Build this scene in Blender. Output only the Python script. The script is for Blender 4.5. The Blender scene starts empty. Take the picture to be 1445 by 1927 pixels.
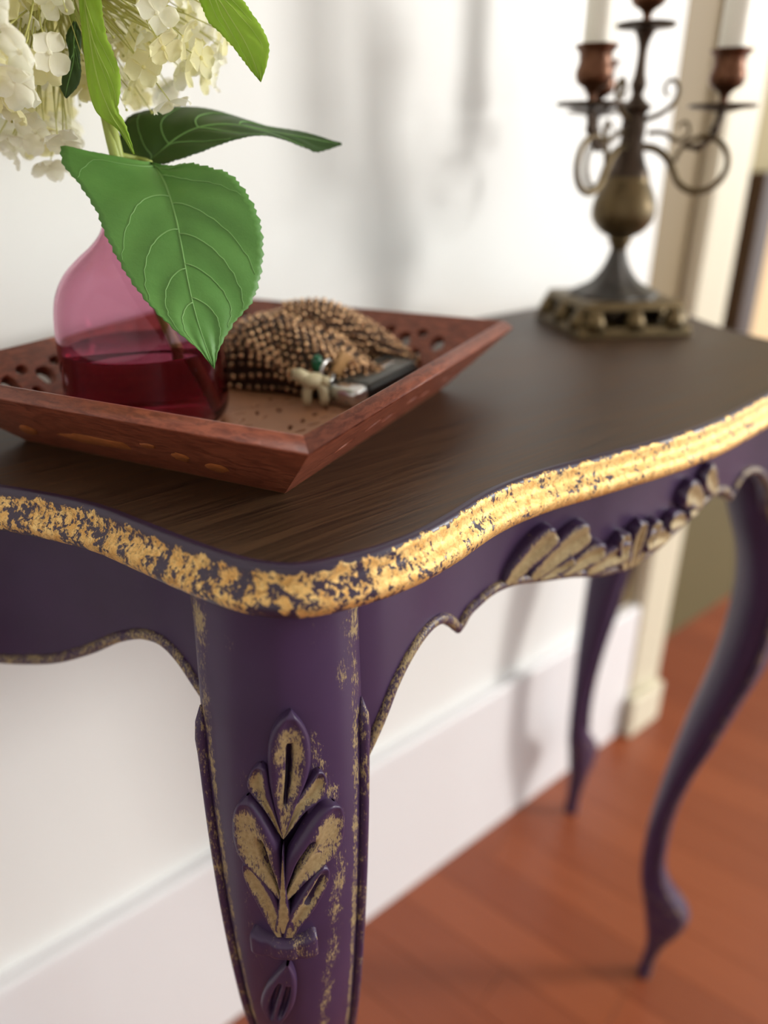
import bpy, bmesh, math, random
from mathutils import Vector, Matrix, noise as mnoise
import numpy as np

random.seed(7)
SC = bpy.context.scene
COL = SC.collection
PI = math.pi

# ------------------------------------------------------------------ camera, light, exposure
TABLE_H = 0.744
CAM = np.array([0.0, 0.0, TABLE_H + 0.143])
F_PX, IW, IH = 1447.0, 1445.0, 1927.0
PITCH, YAW = math.radians(25.0), math.radians(50.0)
_hd = np.array([math.cos(YAW), math.sin(YAW), 0.0])
C_R = np.array([math.sin(YAW), -math.cos(YAW), 0.0])
C_F = math.cos(PITCH) * _hd + np.array([0, 0, -math.sin(PITCH)])
C_U = math.sin(PITCH) * _hd + np.array([0, 0, math.cos(PITCH)])

cam_d = bpy.data.cameras.new('camera')
cam_d.sensor_fit = 'VERTICAL'
cam_d.sensor_height = 36.0
cam_d.lens = 36.0 * F_PX / IH
cam_d.clip_start = 0.01
cam_d.dof.use_dof = True
cam_d.dof.focus_distance = 0.348
cam_d.dof.aperture_fstop = 3.0
cam_o = bpy.data.objects.new('camera', cam_d)
COL.objects.link(cam_o)
cam_o.matrix_world = Matrix(((C_R[0], C_U[0], -C_F[0], CAM[0]), (C_R[1], C_U[1], -C_F[1], CAM[1]),
                             (C_R[2], C_U[2], -C_F[2], CAM[2]), (0, 0, 0, 1)))
SC.camera = cam_o

world = bpy.data.worlds.new('room_light')
SC.world = world
world.use_nodes = True
world.node_tree.nodes['Background'].inputs[0].default_value = (0.90, 0.975, 1.0, 1)
world.node_tree.nodes['Background'].inputs[1].default_value = 1.30

def area_light(name, loc, target, sx, sy, power, color):
    d = bpy.data.lights.new(name, 'AREA')
    d.shape = 'RECTANGLE'; d.size = sx; d.size_y = sy; d.energy = power; d.color = color
    o = bpy.data.objects.new(name, d); COL.objects.link(o)
    o.location = loc
    o.rotation_euler = (Vector(target) - Vector(loc)).to_track_quat('-Z', 'Y').to_euler()
    return o
# daylight from a tall window across the room
area_light('window_daylight', (3.48, -2.13, 1.72), (0.50, 0.40, 0.80), 0.50, 1.1, 78, (1.0, 0.975, 0.93))

SC.view_settings.view_transform = 'Standard'
SC.view_settings.look = 'None'
SC.view_settings.gamma = 1.0
SC.view_settings.use_curve_mapping = False
SC.view_settings.exposure = 0.64
SC.cycles.max_bounces = 16
SC.cycles.transmission_bounces = 14
SC.cycles.transparent_max_bounces = 16
SC.cycles.use_denoising = True
SC.cycles.sample_clamp_indirect = 6.0

# ------------------------------------------------------------------ pixel helpers (directions only)
def ray(x, y):
    return C_R * ((x - IW / 2) / F_PX) - C_U * ((y - IH / 2) / F_PX) + C_F
def at_z(x, y, z):
    d = ray(x, y); return CAM + d * ((z - CAM[2]) / d[2])
def at_y(x, y, Y):
    d = ray(x, y); return CAM + d * (Y / d[1])
def at_plane(x, y, P, n):
    d = ray(x, y); n = np.array(n, float); return CAM + d * (((np.array(P) - CAM) @ n) / (d @ n))
def at_depth(x, y, dep):
    return CAM + ray(x, y) * dep

# ------------------------------------------------------------------ node helpers
def lin(c):
    return tuple(((v / 255.0) / 12.92 if v / 255.0 <= 0.04045 else ((v / 255.0 + 0.055) / 1.055) ** 2.4) for v in c) + (1.0,)

class NT:
    def __init__(self, name):
        self.m = bpy.data.materials.new(name); self.m.use_nodes = True
        self.t = self.m.node_tree; self.t.nodes.clear()
        self.out = self.t.nodes.new('ShaderNodeOutputMaterial')
    def n(self, typ, **kw):
        nd = self.t.nodes.new(typ)
        for k, v in kw.items():
            if k == 'ins':
                for i, val in v.items():
                    if hasattr(val, 'is_output'): self.t.links.new(val, nd.inputs[i])
                    else: nd.inputs[i].default_value = val
            else: setattr(nd, k, v)
        return nd
    def math(self, op, a, b=0.0, clamp=False):
        nd = self.n('ShaderNodeMath', operation=op, ins={0: a, 1: b}); nd.use_clamp = clamp
        return nd.outputs[0]
    def ramp(self, f, lo, hi, a=0.0, b=1.0):
        return self.n('ShaderNodeMapRange', interpolation_type='SMOOTHSTEP', ins={0: f, 1: lo, 2: hi, 3: a, 4: b}).outputs[0]
    def mix(self, f, a, b):
        nd = self.n('ShaderNodeMix', data_type='RGBA')
        for i, v in ((0, f), (6, a), (7, b)):
            if hasattr(v, 'is_output'): self.t.links.new(v, nd.inputs[i])
            else: nd.inputs[i].default_value = v
        return nd.outputs[2]
    def coord(self, kind='Object', scale=(1, 1, 1), rot=(0, 0, 0)):
        tc = self.n('ShaderNodeTexCoord')
        mp = self.n('ShaderNodeMapping', ins={0: tc.outputs[kind], 2: rot, 3: scale})
        return mp.outputs[0]
    def geo(self, scale=(1, 1, 1), rot=(0, 0, 0)):
        g = self.n('ShaderNodeNewGeometry')
        return self.n('ShaderNodeMapping', ins={0: g.outputs['Position'], 2: rot, 3: scale}).outputs[0]
    def noise(self, vec, scale, detail=4, rough=0.55, dist=0.0):
        return self.n('ShaderNodeTexNoise', ins={'Vector': vec, 'Scale': scale, 'Detail': detail, 'Roughness': rough, 'Distortion': dist}).outputs[0]
    def attr(self, name):
        return self.n('ShaderNodeAttribute', attribute_name=name).outputs['Fac']
    def bump(self, h, strength=0.3, dist=0.001):
        return self.n('ShaderNodeBump', ins={'Strength': strength, 'Distance': dist, 'Height': h}).outputs[0]
    def bsdf(self, **ins):
        ins = {k.replace('_', ' '): v for k, v in ins.items()}
        p = self.n('ShaderNodeBsdfPrincipled', ins=ins)
        self.t.links.new(p.outputs[0], self.out.inputs[0])
        return p

def simple(name, rgb, rough=0.5, metal=0.0, var=0.0, scale=40, bump=0.0, **kw):
    t = NT(name); c = lin(rgb)
    base = c
    nz = t.noise(t.coord(), scale)
    if var: base = t.mix(nz, tuple(v * (1 - var) for v in c[:3]) + (1,), tuple(min(1, v * (1 + var)) for v in c[:3]) + (1,))
    ins = dict(Base_Color=base, Roughness=rough, Metallic=metal)
    if bump: ins['Normal'] = t.bump(nz, bump, 0.002)
    ins.update(kw)
    t.bsdf(**ins)
    return t.m

M = {}
def build_materials():
    M['wall'] = simple('white_wall_paint', (236, 236, 233), 0.55, var=0.015, scale=6)
    M['base'] = simple('white_baseboard_paint', (233, 231, 232), 0.4, var=0.01, scale=8)
    M['casing'] = simple('cream_casing_paint', (222, 214, 190), 0.45, var=0.02, scale=6)
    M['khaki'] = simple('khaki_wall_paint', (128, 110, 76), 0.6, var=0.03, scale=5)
    M['olive'] = simple('olive_lower_wall', (92, 82, 50), 0.6, var=0.04, scale=5)  # darker olive tone for the lower part of the far wall
    M['yellow'] = simple('pale_yellow_wall_paint', (146, 130, 84), 0.6, var=0.03, scale=5)
    M['darkwood'] = simple('dark_brown_wood', (66, 44, 30), 0.45, var=0.25, scale=14)
    M['peach'] = simple('peach_paper', (222, 192, 148), 0.7, var=0.03, scale=6)
    # floor boards: colour differs a little from board to board
    t = NT('red_brown_floorboard')
    oi = t.n('ShaderNodeObjectInfo')
    g = t.geo(scale=(1, 1, 1), rot=(0, 0, math.radians(-100)))
    gs = t.n('ShaderNodeMapping', ins={0: g, 3: (2.0, 40, 1)}).outputs[0]
    gr = t.noise(gs, 3.0, 5)
    c = t.mix(oi.outputs['Random'], lin((138, 70, 42)), lin((158, 84, 50)))
    c2 = t.mix(t.math('MULTIPLY', gr, 0.6), c, lin((110, 50, 27)))
    t.bsdf(Base_Color=c2, Roughness=0.33, Normal=t.bump(gr, 0.08, 0.001))
    M['floor'] = t.m
    M['subfloor'] = simple('floor_joint', (104, 52, 30), 0.7)
    # table top wood
    t = NT('dark_stained_wood')
    g = t.geo(scale=(16, 560, 60))
    g1 = t.noise(g, 1.0, 6, 0.66, 0.0)
    g2 = t.noise(t.geo(scale=(2.5, 26, 4)), 1.0, 3)
    c = t.mix(t.ramp(g1, 0.3, 0.72), lin((38, 24, 13)), lin((82, 56, 32)))
    c = t.mix(t.math('MULTIPLY', t.ramp(g2, 0.35, 0.75), 0.3), c, lin((48, 30, 17)))
    t.bsdf(Base_Color=c, Roughness=t.ramp(g1, 0.2, 0.8, 0.42, 0.56), Normal=t.bump(g1, 0.22, 0.0006))
    M['top'] = t.m
    # purple paint with rubbed antique gold; the 'rub' attribute says where the gilding wax was worked in
    def purple(name, k=1.0, base=(61, 43, 73)):
        t = NT(name)
        rub = t.attr('rub')
        pos = t.coord()
        fine = t.noise(t.coord(scale=(1, 1, 0.30)), 1150, 7, 0.75)
        mid = t.noise(pos, 95, 5, 0.65)
        f = t.math('ADD', t.math('MULTIPLY', fine, 0.62), t.math('MULTIPLY', mid, 0.38))
        thr = t.math('SUBTRACT', 0.735, t.math('MULTIPLY', rub, 0.36 * k))
        mask = t.ramp(t.math('SUBTRACT', f, thr), -0.025, 0.05)
        cloud = t.noise(pos, 22, 3)
        pc = t.mix(cloud, lin(tuple(v * 0.86 for v in base)), lin(tuple(v * 1.1 for v in base)))
        gold = t.mix(t.noise(pos, 420, 4), lin((126, 104, 62)), lin((204, 184, 138)))
        col = t.mix(t.math('MULTIPLY', mask, 0.88), pc, gold)
        t.bsdf(Base_Color=col, Roughness=t.math('ADD', 0.36, t.math('MULTIPLY', mask, 0.12)), Metallic=t.math('MULTIPLY', mask, 0.25), Specular_IOR_Level=0.36,
               Normal=t.bump(t.math('ADD', t.math('MULTIPLY', mask, 0.5), t.math('MULTIPLY', fine, 0.25)), 0.16, 0.0005))
        return t.m
    M['purple'] = purple('purple_paint_rubbed_gold')
    # broken gold leaf over dark purple (uses the strip's own length/profile coordinates)
    t = NT('broken_gold_leaf')
    uv = t.n('ShaderNodeUVMap').outputs[0]
    sep = t.n('ShaderNodeSeparateXYZ', ins={0: uv})
    u, v = sep.outputs[0], sep.outputs[1]
    dens = t.attr('dense')
    st = t.n('ShaderNodeCombineXYZ', ins={0: u, 1: t.math('MULTIPLY', v, 0.034)}).outputs[0]
    wob = t.n('ShaderNodeTexNoise', ins={'Vector': st, 'Scale': 240.0, 'Detail': 5.0, 'Roughness': 0.65})
    off = t.n('ShaderNodeVectorMath', operation='SUBTRACT', ins={0: wob.outputs['Color'], 1: (0.5, 0.5, 0.5)})
    offs = t.n('ShaderNodeVectorMath', operation='SCALE', ins={0: off.outputs[0], 3: 0.011}).outputs[0]
    wp = t.n('ShaderNodeVectorMath', operation='ADD', ins={0: st, 1: offs}).outputs[0]
    vor = t.n('ShaderNodeTexVoronoi', feature='DISTANCE_TO_EDGE', ins={'Vector': wp, 'Scale': 62.0})
    vor2 = t.n('ShaderNodeTexVoronoi', feature='F1', ins={'Vector': wp, 'Scale': 62.0})
    cell = t.n('ShaderNodeSeparateColor', ins={0: vor2.outputs['Color']}).outputs[0]
    blot = t.noise(wp, 120, 6, 0.62)
    fleck = t.noise(st, 480, 6, 0.68)
    # cracks between the flakes (wider where the leaf is sparse)
    cw = t.math('SUBTRACT', t.ramp(t.noise(st, 70, 3), 0.42, 0.62, -0.02, 0.085), t.math('MULTIPLY', dens, 0.07))
    crack = t.ramp(t.math('SUBTRACT', vor.outputs[0], t.math('MULTIPLY', cw, t.math('MULTIPLY', blot, 1.6))), -0.012, 0.012)
    # lost patches: worn zone low on the profile and the bare band along the top edge
    zone = t.ramp(v, 0.56, 0.78, 0.0, 0.085)
    lost = t.math('ADD', t.math('ADD', t.math('MULTIPLY', blot, 0.62), t.math('MULTIPLY', fleck, 0.38)), t.math('MULTIPLY', zone, t.math('SUBTRACT', 1.0, dens)))
    thr = t.math('ADD', 0.520, t.math('MULTIPLY', dens, 0.038))
    keep = t.ramp(t.math('SUBTRACT', thr, lost), -0.006, 0.010)
    edge_v = t.math('ADD', v, t.math('MULTIPLY', t.math('SUBTRACT', t.noise(st, 150, 5, 0.7), 0.5), 0.34))
    band = t.ramp(t.math('SUBTRACT', edge_v, t.math('SUBTRACT', 0.16, t.math('MULTIPLY', dens, 0.05))), -0.012, 0.012)
    low = t.ramp(t.math('SUBTRACT', 0.97, edge_v), -0.02, 0.02)
    g = t.math('MULTIPLY', t.math('MULTIPLY', crack, keep), t.math('MULTIPLY', band, low))
    wrinkle = t.noise(wp, 700, 5, 0.6, 1.2)
    gcol = t.mix(t.ramp(t.noise(wp, 260, 4), 0.3, 0.7), lin((212, 162, 88)), lin((244, 212, 142)))
    gcol = t.mix(t.math('MULTIPLY', cell, 0.35), gcol, lin((226, 172, 104)))
    fv = t.n('ShaderNodeTexVoronoi', feature='DISTANCE_TO_EDGE', ins={'Vector': wp, 'Scale': 210.0})
    gcol = t.mix(t.ramp(fv.outputs[0], 0.0, 0.07, 0.55, 0.0), gcol, lin((120, 84, 48)))
    pc = lin((50, 36, 58))
    col = t.mix(g, pc, gcol)
    t.bsdf(Base_Color=col, Metallic=t.math('MULTIPLY', g, 0.65), Roughness=t.math('ADD', 0.34, t.math('MULTIPLY', g, 0.14)),
           Normal=t.bump(t.math('ADD', g, t.math('MULTIPLY', wrinkle, t.math('MULTIPLY', g, 0.8))), 0.42, 0.0005))
    M['goldleaf'] = t.m
    # tray wood
    t = NT('red_stained_tray_wood')
    g1 = t.noise(t.coord(scale=(30, 30, 160)), 4.0, 5, 0.6, 0.6)
    g2 = t.noise(t.coord(), 60, 4)
    c = t.mix(t.ramp(g1, 0.3, 0.7), lin((92, 41, 27)), lin((150, 82, 58)))
    c = t.mix(t.math('MULTIPLY', g2, 0.5), c, lin((116, 54, 34)))
    t.bsdf(Base_Color=c, Roughness=0.42, Normal=t.bump(g1, 0.35, 0.0008))
    M['tray'] = t.m
    M['trayfloor'] = simple('worn_brown_tray_base', (150, 104, 74), 0.5, var=0.25, scale=45, bump=0.1)
    M['rawwood'] = simple('bare_orange_wood', (150, 82, 36), 0.6, var=0.35, scale=160, bump=0.3)
    # glass and water
    t = NT('plum_glass')
    gl = t.n('ShaderNodeBsdfGlass', ins={'Color': (0.87, 0.68, 0.755, 1), 'Roughness': 0.0, 'IOR': 1.45})
    t.t.links.new(gl.outputs[0], t.out.inputs[0]); M['glass'] = t.m
    t = NT('water')
    gl = t.n('ShaderNodeBsdfGlass', ins={'Color': (0.66, 0.34, 0.40, 1), 'Roughness': 0.0, 'IOR': 1.33})  # dark maroon tint stands in for the lack of light in the water
    t.t.links.new(gl.outputs[0], t.out.inputs[0]); M['water'] = t.m
    # leaves
    def leaf(name, c0, c1, trans=0.35, rough=0.5):
        t = NT(name)
        nz = t.noise(t.coord(), 55, 4); fine = t.noise(t.coord(), 900, 3)
        c = t.mix(nz, lin(c0), lin(c1))
        p = t.n('ShaderNodeBsdfPrincipled', ins={'Base Color': c, 'Roughness': rough, 'Normal': t.bump(fine, 0.25, 0.0004)})
        tr = t.n('ShaderNodeBsdfTranslucent', ins={0: c})
        mx = t.n('ShaderNodeMixShader', ins={0: trans, 1: p.outputs[0], 2: tr.outputs[0]})
        t.t.links.new(mx.outputs[0], t.out.inputs[0]); return t.m
    M['leaf'] = leaf('green_hydrangea_leaf', (84, 136, 60), (108, 160, 78), 0.25, 0.5)
    M['leafdark'] = leaf('dark_green_leaf', (44, 74, 26), (62, 94, 42), 0.2, 0.45)
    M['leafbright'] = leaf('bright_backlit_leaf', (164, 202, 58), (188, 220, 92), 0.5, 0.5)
    M['vein'] = leaf('pale_leaf_vein', (124, 172, 96), (140, 186, 112), 0.2, 0.5)
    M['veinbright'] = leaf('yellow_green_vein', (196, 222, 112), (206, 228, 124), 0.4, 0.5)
    M['stem'] = leaf('pale_green_stem', (150, 168, 70), (186, 196, 112), 0.2, 0.45)
    M['petal'] = leaf('cream_petal', (252, 250, 228), (255, 254, 246), 0.58, 0.6)
    M['petal2'] = leaf('greenish_cream_petal', (247, 242, 186), (253, 249, 216), 0.6, 0.6)
    M['pedicel'] = leaf('yellow_green_pedicel', (202, 202, 118), (226, 224, 160), 0.45, 0.5)
    # metals
    M['brass'] = simple('aged_brass', (98, 82, 54), 0.42, 0.7, var=0.4, scale=60)
    M['bronze'] = simple('dark_bronze', (70, 56, 44), 0.42, 0.7, var=0.4, scale=60)
    M['pewter'] = simple('grey_patinated_metal', (74, 70, 66), 0.45, 0.6, var=0.3, scale=50)
    M['copper'] = simple('brown_copper', (98, 63, 42), 0.38, 0.7, var=0.3, scale=60)
    M['wax'] = simple('white_candle_wax', (240, 236, 222), 0.45, 0.0, var=0.01)
    t = NT('brown_gold_bead')
    bn = t.ramp(t.noise(t.coord(), 330, 2), 0.36, 0.64)
    t.bsdf(Base_Color=t.mix(bn, lin((96, 66, 46)), lin((232, 190, 146))), Roughness=0.24, Metallic=0.8)
    M['bead'] = t.m
    M['pouch'] = simple('dark_mesh_cloth', (44, 30, 24), 0.5, 0.3, var=0.3, scale=80)
    M['black'] = simple('black_plastic', (20, 24, 23), 0.32)
    M['grey'] = simple('dark_grey_plastic', (78, 80, 76), 0.3)
    M['chrome'] = simple('brushed_chrome', (200, 198, 196), 0.22, 0.95)
    M['beige'] = simple('beige_resin', (196, 184, 148), 0.5, var=0.08, scale=70)
    M['green'] = simple('green_glass_bead', (22, 92, 62), 0.15)
    M['tan'] = simple('tan_leather', (172, 132, 84), 0.6, var=0.15, scale=80)
build_materials()

# ------------------------------------------------------------------ object helpers
def tag(o, label=None, cat=None, group=None, kind=None):
    if label: o['label'] = label
    if cat: o['category'] = cat
    if group: o['group'] = group
    if kind: o['kind'] = kind
    return o
def thing(name, loc, label, cat, group=None):
    o = bpy.data.objects.new(name, None); COL.objects.link(o); o.location = loc
    o.empty_display_size = 0.02
    return tag(o, label, cat, group)
def attach(o, parent):
    """parent o, whose mesh is written in world metres, to a thing (an unrotated Empty) or one of its parts"""
    o.parent = parent
    if parent is not None and parent.type == 'EMPTY':
        o.matrix_parent_inverse = Matrix.Translation(-Vector(parent.location))
def obj(name, verts, faces, mat, parent=None, smooth=True, attrs=None, uv=None, local=False, angle=None):
    me = bpy.data.meshes.new(name)
    me.from_pydata([tuple(map(float, v)) for v in verts], [], faces)
    me.update()
    bm = bmesh.new(); bm.from_mesh(me)
    bmesh.ops.recalc_face_normals(bm, faces=bm.faces[:])
    bm.to_mesh(me); bm.free()
    if attrs:
        for k, vals in attrs.items():
            a = me.attributes.new(k, 'FLOAT', 'POINT'); a.data.foreach_set('value', [float(x) for x in vals])
    if uv is not None:
        l = me.uv_layers.new(name='UVMap')
        for li in me.loops: l.data[li.index].uv = uv[li.vertex_index]
    return link(name, me, mat, parent, smooth, local, angle)
def link(name, me, mat, parent=None, smooth=True, local=False, angle=None):
    me.materials.clear(); me.materials.append(M[mat] if isinstance(mat, str) else mat)
    if smooth: me.polygons.foreach_set('use_smooth', [True] * len(me.polygons))
    if angle is not None:
        me.set_sharp_from_angle(angle=math.radians(angle))
    o = bpy.data.objects.new(name, me); COL.objects.link(o)
    if parent is not None:
        if local: o.parent = parent
        else: attach(o, parent)
    return o

class MB:
    """collects verts/faces of one part"""
    def __init__(self): self.v = []; self.f = []
    def add(self, v, f):
        k = len(self.v); self.v += [tuple(map(float, p)) for p in v]; self.f += [tuple(i + k for i in q) for q in f]; return self
    def box(self, c, s, rot=None, taper=1.0, bev=0.0):
        bm = bmesh.new(); bmesh.ops.create_cube(bm, size=1)
        for w in bm.verts:
            k = taper if w.co.z > 0 else 1.0
            w.co = Vector((w.co.x * s[0] * k, w.co.y * s[1] * k, w.co.z * s[2]))
        if bev: bmesh.ops.bevel(bm, geom=bm.edges[:], offset=bev, segments=2, affect='EDGES', profile=0.6)
        R = rot if rot is not None else Matrix.Identity(3)
        bm.verts.index_update()
        self.add([tuple(R @ w.co + Vector(c)) for w in bm.verts], [tuple(w.index for w in q.verts) for q in bm.faces]); bm.free(); return self
    def tube(self, pts, rad, n=8, closed=False, cap=True):
        P = [Vector(p) for p in pts]; k = len(P)
        R = rad if hasattr(rad, '__len__') else [rad] * k
        V = []; prev = None
        for i, p in enumerate(P):
            a = P[(i - 1) % k] if (i > 0 or closed) else p
            b = P[(i + 1) % k] if (i < k - 1 or closed) else p
            d = (b - a).normalized()
            if prev is None:
                prev = d.orthogonal().normalized()
            x = (prev - d * prev.dot(d)); x = x.normalized() if x.length > 1e-9 else d.orthogonal().normalized()
            y = d.cross(x); prev = x
            for j in range(n):
                t = 2 * PI * j / n; V.append(p + (x * math.cos(t) + y * math.sin(t)) * R[i])
        Fc = []
        for i in range(k if closed else k - 1):
            for j in range(n):
                a = i * n + j; b = i * n + (j + 1) % n; i2 = (i + 1) % k
                Fc.append((a, b, i2 * n + (j + 1) % n, i2 * n + j))
        if cap and not closed:
            Fc.append(tuple(range(n))[::-1]); Fc.append(tuple(range((k - 1) * n, k * n)))
        return self.add(V, Fc)
    def lathe(self, prof, c=(0, 0), n=32, wob=None):
        V = []; Fc = []
        for i, (r, z) in enumerate(prof):
            for j in range(n):
                t = 2 * PI * j / n
                rr = r * (1 + (wob(t, i) if wob else 0)); V.append((c[0] + rr * math.cos(t), c[1] + rr * math.sin(t), z))
        m = len(prof)
        for i in range(m - 1):
            for j in range(n): Fc.append((i * n + j, i * n + (j + 1) % n, (i + 1) * n + (j + 1) % n, (i + 1) * n + j))
        if prof[0][0] > 1e-6: Fc.append(tuple(range(n))[::-1])
        if prof[-1][0] > 1e-6: Fc.append(tuple(range((m - 1) * n, m * n)))
        return self.add(V, Fc)
    def sphere(self, c, r, u=12, v=8, sc=(1, 1, 1)):
        bm = bmesh.new(); bmesh.ops.create_uvsphere(bm, u_segments=u, v_segments=v, radius=1)
        bm.verts.index_update()
        self.add([(c[0] + w.co.x * r * sc[0], c[1] + w.co.y * r * sc[1], c[2] + w.co.z * r * sc[2]) for w in bm.verts],
                 [tuple(w.index for w in q.verts) for q in bm.faces]); bm.free(); return self
    def build(self, name, mat, parent=None, smooth=True, **kw):
        return obj(name, self.v, self.f, mat, parent, smooth, **kw)

def catmull(P, n_per=8, closed=False):
    P = [np.array(p, float) for p in P]; k = len(P); out = []
    for i in range(k if closed else k - 1):
        if closed: p0, p1, p2, p3 = P[i - 1], P[i], P[(i + 1) % k], P[(i + 2) % k]
        else: p0, p1, p2, p3 = P[max(i - 1, 0)], P[i], P[i + 1], P[min(i + 2, k - 1)]
        for s in range(n_per):
            t = s / n_per
            out.append(0.5 * ((2 * p1) + (p2 - p0) * t + (2 * p0 - 5 * p1 + 4 * p2 - p3) * t * t + (3 * p1 - p0 - 3 * p2 + p3) * t ** 3))
    if not closed: out.append(P[-1])
    return np.array(out)
def resample(P, n, closed=False):
    P = np.array(P, float); Q = np.vstack([P, P[:1]]) if closed else P
    s = np.concatenate([[0], np.cumsum(np.linalg.norm(np.diff(Q, axis=0), axis=1))])
    t = np.linspace(0, s[-1], n + 1)[:-1] if closed else np.linspace(0, s[-1], n)
    return np.stack([np.interp(t, s, Q[:, k]) for k in range(Q.shape[1])], axis=1), s[-1]
def smooth_interp(xs, ys):
    """Catmull-like smooth interpolation through (xs, ys)"""
    xs = np.array(xs, float); ys = np.array(ys, float)
    o = np.argsort(xs); xs = xs[o]; ys = ys[o]
    m = np.gradient(ys, xs)
    def f(x):
        x = min(max(x, xs[0]), xs[-1]); i = int(min(max(np.searchsorted(xs, x) - 1, 0), len(xs) - 2))
        h = xs[i + 1] - xs[i]; t = (x - xs[i]) / h
        return ((2 * t ** 3 - 3 * t ** 2 + 1) * ys[i] + (t ** 3 - 2 * t ** 2 + t) * h * m[i]
                + (-2 * t ** 3 + 3 * t ** 2) * ys[i + 1] + (t ** 3 - t ** 2) * h * m[i + 1])
    return f
def prism_curve(name, outline, holes, thick, mat, frame, parent, bevel=0.0004, smooth=False, warp=None):
    """a flat board with pierced holes: 2D outline + holes, given a thickness, laid into frame (origin, ex, ey, en)"""
    cu = bpy.data.curves.new(name, 'CURVE'); cu.dimensions = '2D'; cu.fill_mode = 'BOTH'
    cu.extrude = thick / 2 - bevel; cu.bevel_depth = bevel; cu.bevel_resolution = 0
    for ring in [outline] + holes:
        s = cu.splines.new('POLY'); s.points.add(len(ring) - 1)
        for p, q in zip(s.points, ring): p.co = (q[0], q[1], 0, 1)
        s.use_cyclic_u = True
    tmp = bpy.data.objects.new(name + '_outline', cu); COL.objects.link(tmp)
    dg = bpy.context.evaluated_depsgraph_get()
    me = bpy.data.meshes.new_from_object(tmp.evaluated_get(dg))
    bpy.data.objects.remove(tmp); bpy.data.curves.remove(cu)
    O, ex, ey, en = [Vector(map(float, a)) for a in frame]
    for v in me.vertices:
        if warp: v.co = Vector(warp(v.co.x, v.co.y, v.co.z))
        v.co = O + ex * v.co.x + ey * v.co.y + en * v.co.z
    bm = bmesh.new(); bm.from_mesh(me); bmesh.ops.remove_doubles(bm, verts=bm.verts[:], dist=1e-6)
    bmesh.ops.recalc_face_normals(bm, faces=bm.faces[:]); bm.to_mesh(me); bm.free()
    me.name = name
    return link(name, me, mat, parent, smooth)

# ================================================================== THE ROOM
WALL_Y, BASE_Y = 0.544, 0.527
def slab(name, x0, x1, y0, y1, z0, z1, mat, parent=None, kind='structure', bev=0.0):
    b = MB().box(((x0 + x1) / 2, (y0 + y1) / 2, (z0 + z1) / 2), (x1 - x0, y1 - y0, z1 - z0), bev=bev)
    o = b.build(name, mat, parent, smooth=False)
    if parent is None and kind: o['kind'] = kind
    return o
slab('wall_left_unseen', -1.7, -1.6, -3.2, 0.635, 0, 2.4, 'wall')  # out of view; added to block ambient light from the left
slab('wall_front_unseen', -1.6, 1.2, -3.2, -3.1, 0, 2.4, 'wall')  # behind the camera, unseen; added to cut ambient light from there
slab('ceiling_unseen', -1.7, 3.6, -3.2, 0.75, 2.4, 2.45, 'wall')  # unseen; added so ambient light comes in from the open side only
slab('wall_back', -1.6, 0.885, WALL_Y, 0.635, 0, 2.4, 'wall')
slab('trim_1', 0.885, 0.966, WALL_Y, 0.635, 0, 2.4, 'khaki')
# baseboard with a softly rounded top ledge
prof = [(WALL_Y, 0), (BASE_Y, 0), (BASE_Y, 0.238), (BASE_Y + 0.0008, 0.2440), (BASE_Y + 0.003, 0.2462), (WALL_Y, 0.2470)]
V = [(x, y, z) for x in (-1.6, 0.966) for (y, z) in prof]; n = len(prof)
o = obj('baseboard_back', V, [tuple(range(n)), tuple(range(n, 2 * n))[::-1]] + [(i, (i + 1) % n, n + (i + 1) % n, n + i) for i in range(n)], 'base', None, smooth=False)
o['kind'] = 'structure'
# door casing: stepped profile, with a plinth block
cas = tag(bpy.data.objects.new('trim_2', None), kind='structure'); COL.objects.link(cas); cas.location = (1.0, 0.52, 0)
prof = [(0.966, 0.635), (0.966, 0.533), (0.972, 0.524), (0.982, 0.522), (0.990, 0.526), (1.030, 0.520), (1.042, 0.519), (1.048, 0.524), (1.048, 0.635)]
n = len(prof); V = [(x, y, z) for z in (0.0, 2.4) for (x, y) in prof]
obj('casing_board', V, [tuple(range(n)), tuple(range(n, 2 * n))] + [(i, (i + 1) % n, n + (i + 1) % n, n + i) for i in range(n)], 'casing', cas, smooth=False)
slab('plinth_block', 0.960, 1.046, 0.507, 0.520, 0, 0.075, 'casing', cas, bev=0.003)
slab('wall_far', 1.049, 3.6, 0.637, 0.75, 0.0, 2.4, 'yellow')
far = slab('trim_3', 1.049, 3.6, 0.631, 0.637, 0.0, 0.64, 'olive')  # lower band of the far wall, darker olive than above
# floor: boards as children
fl = slab('floor', -1.7, 3.6, -3.2, 0.9, -0.03, -0.009, 'subfloor')
ang = math.radians(101); bx = Vector((math.cos(ang), math.sin(ang), 0)); by = Vector((-bx.y, bx.x, 0)); pw = 0.062
protos = {}
org = Vector((0.9, 0.1, 0)); rot = Matrix.Rotation(ang, 4, 'Z')
for i in range(-26, 27):
    a0 = -1.25 + random.uniform(-0.35, 0)
    while a0 < 1.15:
        ln = random.choice((0.45, 0.6, 0.8, 1.0))
        if ln not in protos:
            protos[ln] = MB().box((0, 0, -0.0045), (ln - 0.0006, pw - 0.0006, 0.009), bev=0.0005)
            me_o = protos[ln].build('plank', 'floor', fl, smooth=False, local=True)
            protos[ln] = me_o; o = me_o
        else:
            o = bpy.data.objects.new('plank', protos[ln].data); COL.objects.link(o); o.parent = fl
        p = org + bx * (a0 + ln / 2) + by * (i * pw)
        o.location = p; o.rotation_euler = (0, 0, ang)
        a0 += ln
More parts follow.
